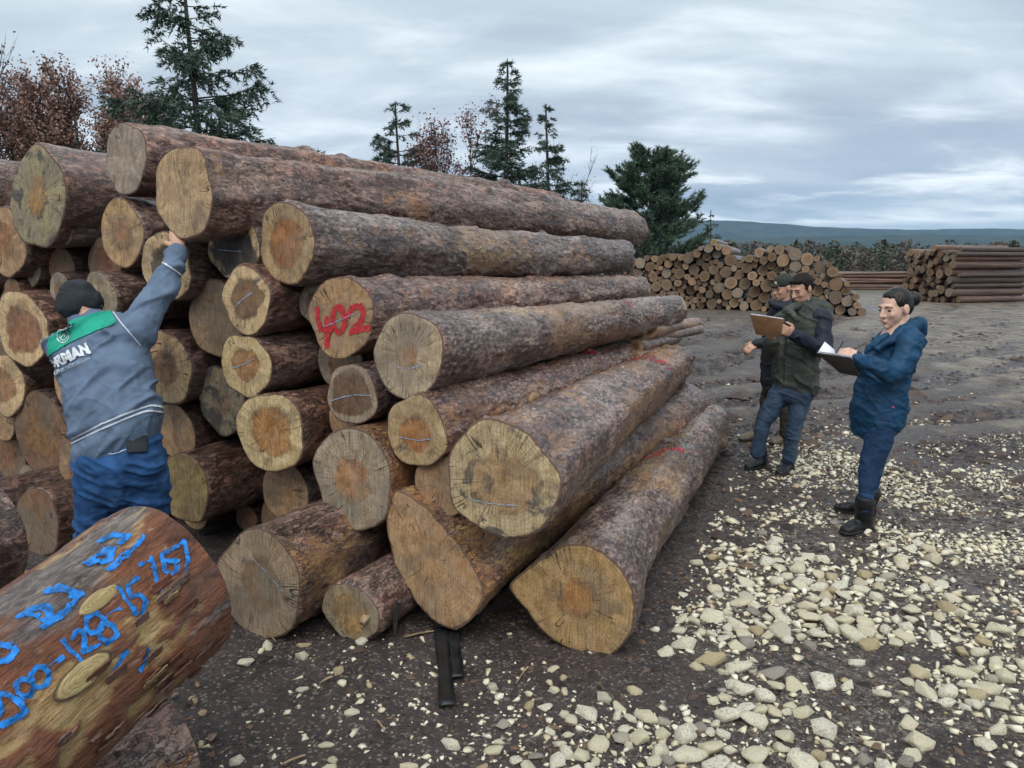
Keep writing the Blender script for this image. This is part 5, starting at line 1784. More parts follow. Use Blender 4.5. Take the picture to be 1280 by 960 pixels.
def head_parts(c, F, U, s=1.0, nose=1.0, jaw=1.0):
    """cranium, jaw, nose, ears; F looks ahead, U points to the crown"""
    F = nrm(F); U = nrm(vec(U) - F * np.dot(U, F)); S = np.cross(U, F)
    ax = (S, F, U)
    c = vec(c)
    P = lambda a, b, d: c + (S * a + F * b + U * d) * s
    R = lambda *r: tuple(v * s for v in r)
    pt = [ball(P(0, -.012, .035), R(.074, .094, .088), ax), ball(P(0, .030, -.012), R(.064, .066, .085), ax), ball(P(0, .040, -.062), R(.050 * jaw, .050, .048), ax),
          ball(P(0, .078, -.092), R(.022 * jaw, .018, .016), ax), ball(P(0, .080, .028), R(.050, .016, .014), ax),
          ball(P(.034, .066, -.022), R(.022, .022, .022), ax), ball(P(-.034, .066, -.022), R(.022, .022, .022), ax)]
    pt.append(tube([P(0, .090, .022), P(0, .104, -.004), P(0, .112 + .004 * nose, -.026)], [.008 * s, .010 * s, .014 * s], 3, 10))
    pt.append(ball(P(.011, .100, -.029), R(.009, .011, .008), ax)); pt.append(ball(P(-.011, .100, -.029), R(.009, .011, .008), ax))
    pt.append(ball(P(0, .096, -.055), R(.022, .009, .006), ax)); pt.append(ball(P(0, .093, -.066), R(.020, .010, .007), ax))
    for sg in (1, -1):
        pt.append(ball(P(.076 * sg, -.008, -.002), R(.010, .022, .034), ax))
    return pt, P, ax


def face_bits(root, P, ax, s, brow=(.016, .012, .010), lip=(.34, .13, .10)):
    lm = mat_plain('lips', lip, .5, .15, 60, .1)
    bm_ = mat_plain('brow_hair', brow, .7, .2, 200, .3)
    em = mat_plain('eye_dark', (.02, .014, .012), .2, .1, 30, 0)

    def add(name, parts, m):
        V, q, t = join_parts(parts)
        link(name, mesh_np(name, V, q, t, m), root)
    for sg in (1, -1):
        add('eye', [ball(P(.031 * sg, .083, .004), (.015 * s, .006 * s, .0055 * s), ax)], em)
        add('eyebrow', [tube([P(.014 * sg, .094, .024), P(.032 * sg, .090, .030), P(.052 * sg, .074, .025)], [.0028 * s, .0034 * s, .002 * s], 3, 8)], bm_)
    add('lips', [ball(P(0, .0995, -.0605), (.019 * s, .006 * s, .0055 * s), ax)], lm)


def hand_parts(wrist, D, Nrm, curl, s=1.0, thumb=1, spread=.10, tcurl=.5, fingers=(1, 1, 1, 1)):
    """palm, four fingers and a thumb; D runs from wrist to knuckles, Nrm is the back of the hand"""
    w = vec(wrist); D = nrm(D); N_ = nrm(vec(Nrm) - D * np.dot(Nrm, D)); S = np.cross(D, N_) * thumb
    pt = [ring_tube([(w - D * .02 * s, S, N_, .024 * s, .019 * s), (w + D * .02 * s, S, N_, .032 * s, .018 * s), (w + D * .055 * s, S, N_, .041 * s, .015 * s), (w + D * .088 * s, S, N_, .039 * s, .012 * s)], 3, 14, .9)]
    for k, (off, ln) in enumerate([(.029, .92), (.010, 1.05), (-.010, 1.0), (-.028, .80)]):
        p = w + (D * .088 + S * off) * s
        d = nrm(D + S * spread * (off / .03))
        pts = [p - d * .015 * s]
        ang = 0
        cv = curl * fingers[k]
        for seg, L_ in enumerate((.042, .027, .022)):
            ang += cv * (.9, 1.0, .7)[seg]
            dd = d * math.cos(ang) - N_ * math.sin(ang)
            p = p + dd * L_ * ln * s
            pts.append(p)
        pt.append(tube(pts, [.0100 * s, .0095 * s, .0088 * s, .0075 * s], 3, 10))
    p = w + (D * .018 + S * .028) * s
    d = nrm(S * .85 + D * .65 - N_ * .25)
    pts = [p - d * .01 * s, p + d * .032 * s]
    d2 = nrm(D * .9 + S * .25 - N_ * (tcurl))
    pts.append(pts[-1] + d2 * .032 * s)
    pts.append(pts[-1] + nrm(d2 - S * .35 * tcurl - N_ * tcurl * .5) * .025 * s)
    pt.append(tube(pts, [.013 * s, .0125 * s, .011 * s, .009 * s], 3, 10))
    return pt


def shoe(root, heel, toe, h, mat, sole_mat, shaft=None, w_=.046, sr=.055):
    heel, toe = vec(heel), vec(toe)
    D = nrm(toe - heel); D[2] = 0; D = nrm(D); S = np.cross([0, 0, 1], D); U = vec((0, 0, 1))
    L_ = np.linalg.norm((toe - heel)[:2])
    q = lambda t, z: np.array([heel[0] + D[0] * L_ * t, heel[1] + D[1] * L_ * t, heel[2] + z])
    rings = [(q(.02, .045), S, U, w_ * .72, .040), (q(.25, .052), S, U, w_ * .85, .048), (q(.5, .048), S, U, w_ * .92, .044), (q(.75, .038), S, U, w_ * 1.05, .034), (q(.95, .030), S, U, w_ * .8, .024)]
    parts = [ring_tube(rings, 3, 16, .8)]
    if shaft is not None:
        parts.append(tube([q(.22, .05), vec(shaft)], [sr, sr], 4, 14))
    o = union('boot', parts, .0075, mat, root, 4, folds(int(abs(heel[0]) * 100), .004, (12, 12, 22)))
    sp = [ring_tube([(q(-.02, .012), S, U, w_ * .78, .014), (q(.3, .010), S, U, w_ * .86, .012), (q(.72, .010), S, U, w_ * 1.12, .012), (q(1.0, .012), S, U, w_ * .82, .012)], 3, 14, .6)]
    V, a, b = join_parts(sp)
    link('sole', mesh_np('sole', V, a, b, sole_mat), o)
    return o


def person(label):
    root = empty('person')
    tag(root, label, 'person', 'people at the log yard')
    return root


def on_surface(bvh, x, y, off):
    r = Vector(ray(x, y)).normalized()
    hit = bvh.ray_cast(Vector(CAMP), r)
    if hit[0] is None:
        hit = bvh.find_nearest(Vector(at(x, y, 4.0)))
    n = hit[1]
    if n.dot(r) > 0: n = -n
    return hit[0] + n * off


def bvh_of(o):
    me = o.data
    co = np.empty(len(me.vertices) * 3, np.float32); me.vertices.foreach_get('co', co)
    return BVHTree.FromPolygons([Vector(v) for v in co.reshape(-1, 3)], [tuple(p.vertices) for p in me.polygons])


def ribbon(name, bvh, pts, wpx, off, mat, parent, n=40):
    P = catmull(pts, max(2, n // max(1, len(pts) - 1)))
    V = []
    for i, p in enumerate(P):
        t = P[min(i + 1, len(P) - 1)] - P[max(i - 1, 0)]
        t = t / (np.linalg.norm(t) + 1e-9); nn = np.array([-t[1], t[0]])
        for sg in (-1, 0, 1):
            V.append(tuple(on_surface(bvh, *(p + nn * sg * wpx), off)))
    return link(name, mesh_np(name, np.array(V), grid_quads(len(P), 3), None, mat), parent)


def text_on(name, bvh, txt, x, y, h, deg, off, mat, parent, bold=.02, width=None):
    cu = bpy.data.curves.new('t', 'FONT'); cu.body = txt; cu.offset = bold; cu.resolution_u = 3
    o = bpy.data.objects.new('t', cu); COL.objects.link(o)
    bpy.context.view_layer.update()
    dg = bpy.context.evaluated_depsgraph_get()
    me = bpy.data.meshes.new_from_object(o.evaluated_get(dg))
    bpy.data.objects.remove(o)
    bm = bmesh.new(); bm.from_mesh(me)
    bmesh.ops.triangulate(bm, faces=bm.faces[:])
    for _ in range(2):
        bmesh.ops.subdivide_edges(bm, edges=[e for e in bm.edges if e.calc_length() > .25], cuts=1)
        bmesh.ops.triangulate(bm, faces=bm.faces[:])
    xs = [v.co.x for v in bm.verts]; x0, x1 = min(xs), max(xs)
    kx = (width / (x1 - x0)) if width else h / .72
    ky = h / .72
    ca, sa = math.cos(math.radians(deg)), math.sin(math.radians(deg))
    for v in bm.verts:
        a, b = (v.co.x - x0) * kx, v.co.y * ky
        v.co = on_surface(bvh, x + a * ca - b * sa, y - a * sa - b * ca, off)
    bm.to_mesh(me); bm.free()
    me.materials.clear(); me.materials.append(mat)
    return link(name, me, parent)


M['steel_blue'] = mat_cloth('steel_blue_jacket', (.115, .165, .245), .75, 300, .16)
M['green_cloth'] = mat_cloth('green_yoke', (.015, .34, .235), .7, 300, .12)
M['white_print'] = mat_plain('white_print', (.62, .66, .70), .6, .1, 60, .05)
M['piping'] = mat_plain('reflective_piping', (.52, .56, .62), .45, .1, 60, .05)
M['jeans_bright'] = mat_cloth('bright_blue_jeans', (.018, .070, .190), .85, 380, .3, (.050, .135, .30))
M['jeans_grey'] = mat_cloth('grey_blue_jeans', (.030, .052, .090), .85, 380, .3, (.085, .125, .165))
M['jeans_dark'] = mat_cloth('dark_blue_jeans', (.014, .042, .105), .85, 380, .25, (.032, .080, .17))
M['beanie'] = mat_cloth('charcoal_knit', (.026, .030, .036), .95, 90, .3)
M['olive'] = mat_cloth('olive_parka', (.044, .050, .042), .7, 300, .25, (.085, .092, .078))
M['navy'] = mat_cloth('navy_sleeve', (.012, .018, .032), .6, 300, .2)
M['dark_coat'] = mat_cloth('dark_coat', (.016, .020, .026), .7, 300, .2)
M['olive_pants'] = mat_cloth('olive_trousers', (.042, .040, .030), .85, 300, .2)
M['petrol'] = mat_cloth('petrol_blue_jacket', (.005, .045, .105), .6, 300, .25, (.010, .072, .150))
M['black_boot'] = mat_plain('black_boot', (.012, .013, .015), .45, .3, 40, .3)
M['tan_boot'] = mat_plain('tan_boot', (.14, .115, .085), .8, .3, 40, .4)
M['sole'] = mat_plain('boot_sole', (.018, .017, .016), .8, .2, 40, .3)
M['grey_top'] = mat_cloth('grey_pullover', (.10, .10, .11), .8)


def clipboard(label, corners, mat, away, n_sheets=3):
    """board > sheets of paper, clip; corners run round the board; away is the side with the paper"""
    c = [Vector(v) for v in corners]
    nn = (c[1] - c[0]).cross(c[3] - c[0]).normalized()
    if nn.dot(Vector(away)) < 0: nn = -nn
    root = empty('clipboard', sum(c, Vector()) / 4)
    tag(root, label, 'clipboard')
    ctr = sum(c, Vector()) / 4

    def plate(name, cs, lo, hi, m, par):
        V = [tuple(v + nn * lo - ctr) for v in cs] + [tuple(v + nn * hi - ctr) for v in cs]
        q = np.array([(0, 3, 2, 1), (4, 5, 6, 7), (0, 1, 5, 4), (1, 2, 6, 5), (2, 3, 7, 6), (3, 0, 4, 7)])
        o = link(name, mesh_np(name, np.array(V), q, None, m, smooth_sh=False), par)
        b = o.modifiers.new('b', 'BEVEL'); b.width = .0015; b.segments = 2
        return o
    bd = plate('board', c, -.0025, .0025, mat, root)
    wm = mat_plain('paper', (.72, .74, .80), .8, .05, 20, .05)
    rs = random.Random(3)
    for k in range(n_sheets):
        j = [Vector((rs.uniform(-.006, .006), rs.uniform(-.006, .006), rs.uniform(0, .012))) for _ in range(4)]
        cs = [ctr + (v - ctr) * .93 + j[i] for i, v in enumerate(c)]
        plate('paper', cs, .0035 + .0018 * k, .0045 + .0018 * k, wm, root)
    top = [c[0].lerp(c[1], .32), c[0].lerp(c[1], .68)]
    dn = (c[3] - c[0]) * .10
    plate('clip', [top[0], top[1], top[1] + dn, top[0] + dn], .009, .016, mat_plain('steel_clip', (.45, .45, .46), .3, .1, 40, 0, .5, .001, .9), root)
    return root


def left_man():
    root = person('man in grey blue work jacket with green yoke reaching up to the logs')
    Yh = 3.95
    X = vec((1, 0, 0)); Yv = vec((0, 1, 0))

    def sd(deg):
        return vec((math.cos(math.radians(deg)), 0, math.sin(math.radians(deg))))
    fwd = vec((0.1, 1, .1))
    # clothes
    rings = [(at(147, 544, Yh), sd(26), fwd, .246, .165), (at(144, 520, Yh + .01), sd(24), fwd, .240, .165), (at(138, 490, Yh + .04), sd(20), fwd, .238, .165), (at(131, 455, Yh + .09), sd(20), fwd, .238, .16),
             (at(125, 428, Yh + .14), sd(22), fwd, .225, .14), (at(120, 410, Yh + .18), sd(24), fwd, .17, .11), (at(114, 400, Yh + .2), sd(24), fwd, .085, .08)]
    sh_r, el_r, wr_r = at(170, 415, Yh + .14), at(205, 357, Yh + .34), at(221, 318, Yh + .50)
    sh_l, el_l, wr_l = at(80, 436, Yh + .18), at(108, 470, Yh + .50), at(172, 440, Yh + .72)
    jk = [ring_tube(rings, 4, 26, .85), tube([sh_r, (sh_r + el_r) / 2 + vec((0, 0, .01)), el_r, (el_r + wr_r) / 2, wr_r], [.112, .088, .074, .066, .056]),
          tube([at(140, 432, Yh + .12), sh_r], [.13, .12]), tube([sh_l, (sh_l + el_l) / 2, el_l, (el_l * .4 + wr_l * .6)], [.105, .09, .08, .062]),
          tube([at(108, 410, Yh + .2), at(101, 402, Yh + .22)], [.085, .072])]
    f1, f2 = folds(5, .020, (2.2, 2.2, 8.0), -.62, .22), folds(9, .004, (7, 7, 13), .5)
    jacket = union('jacket', jk, .0085, M['steel_blue'], root, 8, lambda p: f1(p) + f2(p))
    jb = bvh_of(jacket)
    link_r = nrm(wr_r - el_r)
    cuff = union('cuff', [tube([wr_r - link_r * .02, wr_r + link_r * .018], [.062, .056])], .007, M['steel_blue'], jacket, 3, folds(3, .003, (10, 10, 30)))
    band = union('hem_band', [ring_tube([(at(149, 552, Yh), sd(27), fwd, .243, .162), (at(147, 540, Yh), sd(27), fwd, .25, .168)], 4, 26, .85)], .009, M['steel_blue'], jacket, 3, folds(4, .006, (22, 22, 5)))
    # yoke: a panel sewn over the shoulders
    top = catmull([(61, 424), (72, 411), (84, 403), (102, 397), (120, 391), (138, 389)], 6)
    bot = catmull([(60, 445), (74, 437), (90, 428), (108, 420), (128, 411), (146, 403)], 6)
    V = []
    for a, b in zip(top, bot):
        for t in np.linspace(0, 1, 9):
            V.append(tuple(on_surface(jb, *(a * (1 - t) + b * t), .006)))
    link('yoke', mesh_np('yoke', np.array(V), grid_quads(len(top), 9), None, M['green_cloth']), jacket)
    text_on('lettering', jb, 'ORMAN', 61, 464, 13, 24, .009, M['white_print'], jacket, .055, 58)
    text_on('lettering', jb, 'GENEL MÜDÜRLÜĞÜ', 70, 468, 3.0, 24, .008, M['white_print'], jacket, .0, 48)
    em = [(80 + 8.5 * math.cos(a), 420 + 9.5 * math.sin(a)) for a in np.linspace(0, 2 * math.pi, 22)]
    ribbon('emblem', jb, em, .45, .010, M['white_print'], jacket, 66)
    ribbon('emblem', jb, [(80 + 5.5 * math.cos(a), 420 + 6 * math.sin(a)) for a in np.linspace(0, 2 * math.pi, 16)], .35, .010, M['white_print'], jacket, 40)
    ribbon('emblem', jb, [(76, 424), (79, 418), (81, 422), (84, 415)], .7, .010, M['white_print'], jacket, 16)
    for dy in (0, 6):
        ribbon('piping', jb, [(90, 548 + dy), (110, 538 + dy), (135, 527 + dy), (160, 516 + dy), (185, 508 + dy), (203, 509 + dy)], 1.0, .006, M['piping'], jacket, 60)
    ribbon('piping', jb, [(195, 326), (208, 331), (222, 341), (227, 346)], .9, .005, M['piping'], jacket, 24)
    ribbon('seam', jb, [(141, 390), (152, 404), (165, 419), (176, 432)], .7, .004, M['piping'], jacket, 24)
    # jeans
    hipw = [(at(150, 545, Yh), X, fwd, .20, .14), (at(150, 575, Yh - .02), X, fwd, .232, .165), (at(150, 605, Yh), X, fwd, .225, .15)]
    kl, kr = at(116, 672, Yh + .02), at(186, 668, Yh + .05)
    al, ar = vec((at(110, 740, Yh)[0], Yh + .02, .10)), vec((at(190, 740, Yh)[0], Yh + .06, .10))
    jeans = union('jeans', [ring_tube(hipw, 4, 22, .9), tube([at(123, 592, Yh), at(119, 630, Yh), kl, (kl + al) / 2, al], [.118, .106, .090, .085, .080]), tube([at(180, 592, Yh), at(187, 630, Yh + .02), kr, (kr + ar) / 2, ar], [.120, .108, .090, .085, .080]),
                            ball(at(127, 583, Yh - .05), (.105, .11, .12)), ball(at(176, 583, Yh - .05), (.105, .11, .12))], .0085, M['jeans_bright'], root, 6,
                  lambda p: folds(21, .013, (3.5, 3.5, 12), .35, .3)(p) + folds(22, .003, (9, 9, 20), -.3)(p))
    jnb = bvh_of(jeans)
    ribbon('pocket_seam', jnb, [(128, 566), (142, 567), (158, 562)], .5, .004, M['piping'], jeans, 16)
    # phone pouch in the back pocket
    V = []
    for (a, b) in [(157, 540), (184, 537), (184, 565), (159, 566)]:
        p = on_surface(jnb, a, b, .004); V.append(p)
    r = Vector(ray(170, 552)).normalized()
    V2 = [v - r * .022 for v in V]
    c = sum(V, Vector()) / 4
    ph = link('phone_pouch', mesh_np('phone_pouch', np.array([tuple(v - c) for v in V + V2]), np.array([(0, 1, 2, 3), (7, 6, 5, 4), (0, 4, 5, 1), (1, 5, 6, 2), (2, 6, 7, 3), (3, 7, 4, 0)]), None, M['black_rubber'], smooth_sh=False))
    ph.data.materials[0] = M['beanie']
    ph.location = c
    bv = ph.modifiers.new('b', 'BEVEL'); bv.width = .006; bv.segments = 3
    tag(ph, 'black phone pouch sticking out of the back jeans pocket', 'phone pouch')
    # head, hands, inner body
    hc = at(103, 388, Yh + .24)
    hp, P, ax = head_parts(hc, (.72, .62, -.12), (-.25, .0, 1), 1.0)
    dr = nrm(vec(at(216, 283, Yh + .56)) - wr_r)
    body = hp + [tube([wr_r - link_r * .02, wr_r + link_r * .05], [.034, .030])] + hand_parts(wr_r + link_r * .045, dr, (.25, -1, .1), .85, 1.14, -1, .04, .8)
    dl = nrm(vec(at(196, 418, Yh + .84)) - wr_l)
    body += hand_parts(wr_l, dl, (-.1, -.8, .5), .45, 1.0, 1, .1, .5)
    body += [tube([wr_l - dl * .16, wr_l], [.034, .028]), tube([el_r, wr_r + link_r * .02], [.040, .028]), tube([sh_r, el_r], [.05, .042]), tube([at(125, 430, Yh + .14), sh_r], [.06, .05]), tube([sh_l, el_l, wr_l], [.05, .04, .03]), tube([at(125, 430, Yh + .14), sh_l], [.06, .05]),
             tube([at(150, 580, Yh), at(138, 490, Yh + .05), at(120, 415, Yh + .17), hc], [.12, .12, .07, .055]), tube([at(128, 585, Yh), kl, al], [.075, .06, .05]), tube([at(174, 585, Yh), kr, ar], [.075, .06, .05])]
    union('body', body, .0062, M['skin'], root, 3, keep=.35)
    face_bits(root, P, ax, 1.0)
    # beanie pulled over the ears
    S, F, U = ax
    hat = [ball(P(0, -.012, .052), (.095, .118, .088), (S, F, U)), ball(P(0, -.045, .030), (.090, .088, .085), (S, F, U)), ball(P(0, -.02, .09), (.08, .095, .075), (S, F, U))]
    bn = union('beanie', hat, .008, M['beanie'], root, 4, folds(33, .005, (8, 8, 16)))
    for kx, (a, tt) in enumerate(((al, kl), (ar, kr))):
        shoe(root, (a[0], a[1] - .08, 0.0), (a[0] + .02, a[1] + .20, 0.0), .1, M['black_boot'], M['sole'], (a[0], a[1] - .01, .16))
    return root


left_man()


def parka_man():
    root = person('man in olive parka with navy sleeves reading a brown clipboard')
    Y0 = 6.40
    Fd = nrm((-.78, -.62, 0)); S = np.cross([0, 0, 1], Fd)      # S points to his left: right and nearer
    A = lambda x, y, dy=0.0: at(x, y, Y0 + dy)
    rings = [(A(995, 480), S, Fd, .200, .150), (A(994, 462), S, Fd, .196, .150), (A(996, 435), S, Fd, .196, .145), (A(999, 412), S, Fd, .205, .14), (A(1003, 394), S, Fd, .200, .12), (A(1004, 384), S, Fd, .14, .10), (A(1003, 378), S, Fd, .08, .08)]
    shl, ell, wrl = A(1026, 400, -.12), A(1029, 437, -.22), A(991, 417, -.34)
    shr, elr, wrr = A(978, 402, .16), A(969, 437, .10), A(962, 412, -.12)
    jk = union('parka', [ring_tube(rings, 4, 24, .85), tube([shr, elr, (elr + wrr) / 2], [.085, .075, .062])], .0085, M['olive'], root, 6, lambda p: folds(41, .013, (3.5, 3.5, 10), .5)(p) + folds(42, .004, (9, 9, 16))(p))
    union('sleeve', [tube([shl + vec((-.02, 0, .02)), shl, (shl + ell) / 2, ell, (ell + wrl) / 2, wrl], [.085, .088, .078, .072, .062, .050])], .0085, M['navy'], jk, 5, lambda p: folds(43, .009, (7, 7, 11), .8)(p))
    union('collar', [tube([A(983, 388, -.14), A(1004, 381, -.02), A(1024, 384, .06), A(1018, 376, .14)], [.035, .040, .045, .040]), tube([A(990, 392, -.16), A(996, 400, -.2)], [.03, .022])], .008, M['olive'], jk, 5, folds(44, .006, (11, 11, 11)))
    union('hood', [tube([A(1012, 378, .12), A(1030, 386, .10), A(1036, 398, .04)], [.05, .062, .045])], .008, M['olive'], jk, 5, folds(45, .008, (9, 9, 9)))
    jb = bvh_of(jk)
    ribbon('zip', jb, [(984, 392), (983, 420), (981, 450), (980, 478)], .5, .004, M['navy'], jk, 30)
    for (x0, y0) in [(1000, 445), (974, 446)]:
        ribbon('pocket_flap', jb, [(x0 - 8, y0), (x0, y0 + 1), (x0 + 9, y0)], 2.0, .006, M['olive'], jk, 12)
    hl, hr = A(1003, 486, -.05), A(980, 484, .05)
    kl, al = A(993, 534, -.06), A(986, 573, 0)
    kr, ar = A(955, 528, .02), A(946, 566, .02)
    union('jeans', [ring_tube([(A(993, 468), S, Fd, .17, .13), (A(992, 490), S, Fd, .18, .14)], 4, 20), tube([hl, (hl + kl) / 2, kl, (kl + al) / 2, al], [.100, .086, .068, .060, .062]), tube([hr, (hr + kr) / 2, kr, (kr + ar) / 2, ar], [.100, .086, .068, .060, .062])], .0085, M['jeans_grey'], root, 4,
          lambda p: folds(46, .007, (5, 5, 13), .3)(p) + folds(47, .002, (14, 14, 26))(p))
    for a, (hx, hy, tx, ty) in ((al, (988, 586, 966, 600)), (ar, (956, 580, 918, 592))):
        h_, t_ = vec(G(hx, hy)), vec(G(tx, ty))
        t_ = h_ + nrm(t_ - h_) * .29
        shoe(root, h_, t_, .1, M['black_boot'], M['sole'], (h_ * .75 + t_ * .25) * vec((1, 1, 0)) + vec((0, 0, .15)), .05)
    hc = A(1002, 361, -.03)
    hp, P, ax = head_parts(hc, (-.80, -.45, -.40), (-.35, -.2, 1), .98, 1.15)
    D1 = nrm(vec(A(976, 411, -.42)) - wrl)
    D2 = nrm(vec(A(958, 399, -.26)) - wrr)
    body = hp + hand_parts(wrl, D1, (.35, -.9, -.25), .75, 1.0, 1, .08, .6) + hand_parts(wrr, D2, (.3, .7, .6), .6, 1.0, 1)
    body += [tube([ell, wrl], [.04, .028]), tube([elr, wrr], [.04, .028]), tube([A(995, 480), A(999, 412), A(1003, 385), hc], [.11, .11, .07, .055]), tube([hl, kl, al], [.05, .034, .025]), tube([hr, kr, ar], [.05, .034, .025]), tube([A(1000, 400), shl, ell], [.06, .05, .045]), tube([A(1000, 400), shr, elr], [.06, .05, .045])]
    union('body', body, .0062, M['skin'], root, 3, keep=.35)
    face_bits(root, P, ax, 1.0)
    union('hair', [ball(P(0, -.020, .052), (.079, .092, .078), ax), ball(P(0, -.052, .012), (.074, .060, .070), ax), ball(P(0, .046, .088), (.056, .036, .026), ax), ball(P(.066, .005, .03), (.014, .026, .042), ax), ball(P(-.066, .005, .03), (.014, .026, .042), ax)], .006, M['hair'], root, 2, folds(48, .005, (30, 30, 30)))
    clipboard('brown clipboard held up by the man in the olive parka', [A(980, 399, -.50), A(937, 393, -.40), A(945, 418, -.36), A(976, 422, -.44)], mat_plain('brown_board', (.20, .105, .055), .5, .2, 14, .1), (.3, .6, 1), 3)
    return root


parka_man()


def capped_man():
    root = person('man in dark cap and coat half hidden behind the parka man')
    Y0 = 7.65
    Fd = nrm((-.93, -.3, 0)); S = np.cross([0, 0, 1], Fd)
    A = lambda x, y, dy=0.0: at(x, y, Y0 + dy)
    rings = [(A(972, 478), S, Fd, .20, .15), (A(974, 450), S, Fd, .20, .15), (A(977, 415), S, Fd, .21, .145), (A(979, 394), S, Fd, .20, .12), (A(979, 383), S, Fd, .10, .09)]
    shl, ell, wrl = A(978, 398, -.2), A(972, 425, -.26), A(946, 430, -.34)
    shr, elr = A(984, 398, .2), A(984, 430, .2)
    union('coat', [ring_tube(rings, 4, 22, .85), tube([shl, (shl + ell) / 2, ell, wrl], [.085, .078, .07, .055]), tube([shr, elr, A(970, 440, .1)], [.08, .07, .06])], .010, M['dark_coat'], root, 5, folds(51, .009, (6, 6, 9), .4))
    union('scarf', [tube([A(966, 380, -.08), A(980, 384, -.1), A(988, 378, .0)], [.045, .05, .05])], .009, M['navy'], root, 4, folds(52, .006, (12, 12, 12)))
    hl, hr = A(978, 482, -.08), A(966, 482, .08)
    kl, al = A(984, 522, -.08), A(984, 546, -.06)
    kr, ar = A(957, 518, .1), A(950, 540, .1)
    union('trousers', [ring_tube([(A(972, 470), S, Fd, .16, .13), (A(972, 486), S, Fd, .17, .14)], 4, 20), tube([hl, (hl + kl) / 2, kl, al], [.105, .092, .078, .072]), tube([hr, (hr + kr) / 2, kr, ar], [.105, .092, .078, .072])], .010, M['olive_pants'], root, 4, folds(53, .008, (6, 6, 14), .3))
    for a, (hx, hy, tx, ty) in ((al, (988, 552, 962, 557)), (ar, (952, 548, 922, 552))):
        h_, t_ = vec(G(hx, hy)), vec(G(tx, ty))
        t_ = h_ + nrm(t_ - h_) * .29
        shoe(root, h_, t_, .1, M['tan_boot'], M['sole'], (h_ * .75 + t_ * .25) * vec((1, 1, 0)) + vec((0, 0, .16)), .05)
    hc = A(979, 360, -.05)
    hp, P, ax = head_parts(hc, (-.92, -.30, -.28), (-.2, -.1, 1), 1.0, 1.1)
    D1 = nrm(vec(A(936, 435, -.38)) - wrl)
    body = hp + hand_parts(wrl, D1, (0, -.6, .8), .7, 1.0, 1)
    body += [tube([ell, wrl], [.04, .028]), tube([A(972, 480), A(977, 410), A(979, 385), hc], [.11, .11, .07, .055]), tube([hl, kl, al], [.05, .034, .025]), tube([hr, kr, ar], [.05, .034, .025]), tube([A(978, 405), shl, ell], [.06, .05, .045])]
    union('body', body, .0075, M['skin'], root, 2, keep=.35)
    face_bits(root, P, ax, 1.0)
    cap = union('cap', [ball(P(0, -.012, .066), (.088, .108, .076), ax), ball(P(0, -.05, .045), (.084, .078, .072), ax), ball(P(0, .095, .052), (.062, .045, .012), ax)], .008, mat_cloth('dark_green_cap', (.030, .036, .030), .85), root, 3, folds(54, .004, (9, 9, 14)))
    V, q, t = ball(P(.03, .098, .078), (.018, .008, .018), ax)
    link('badge', mesh_np('badge', V, q, t, mat_plain('badge', (.45, .38, .22), .5)), cap)
    return root


capped_man()


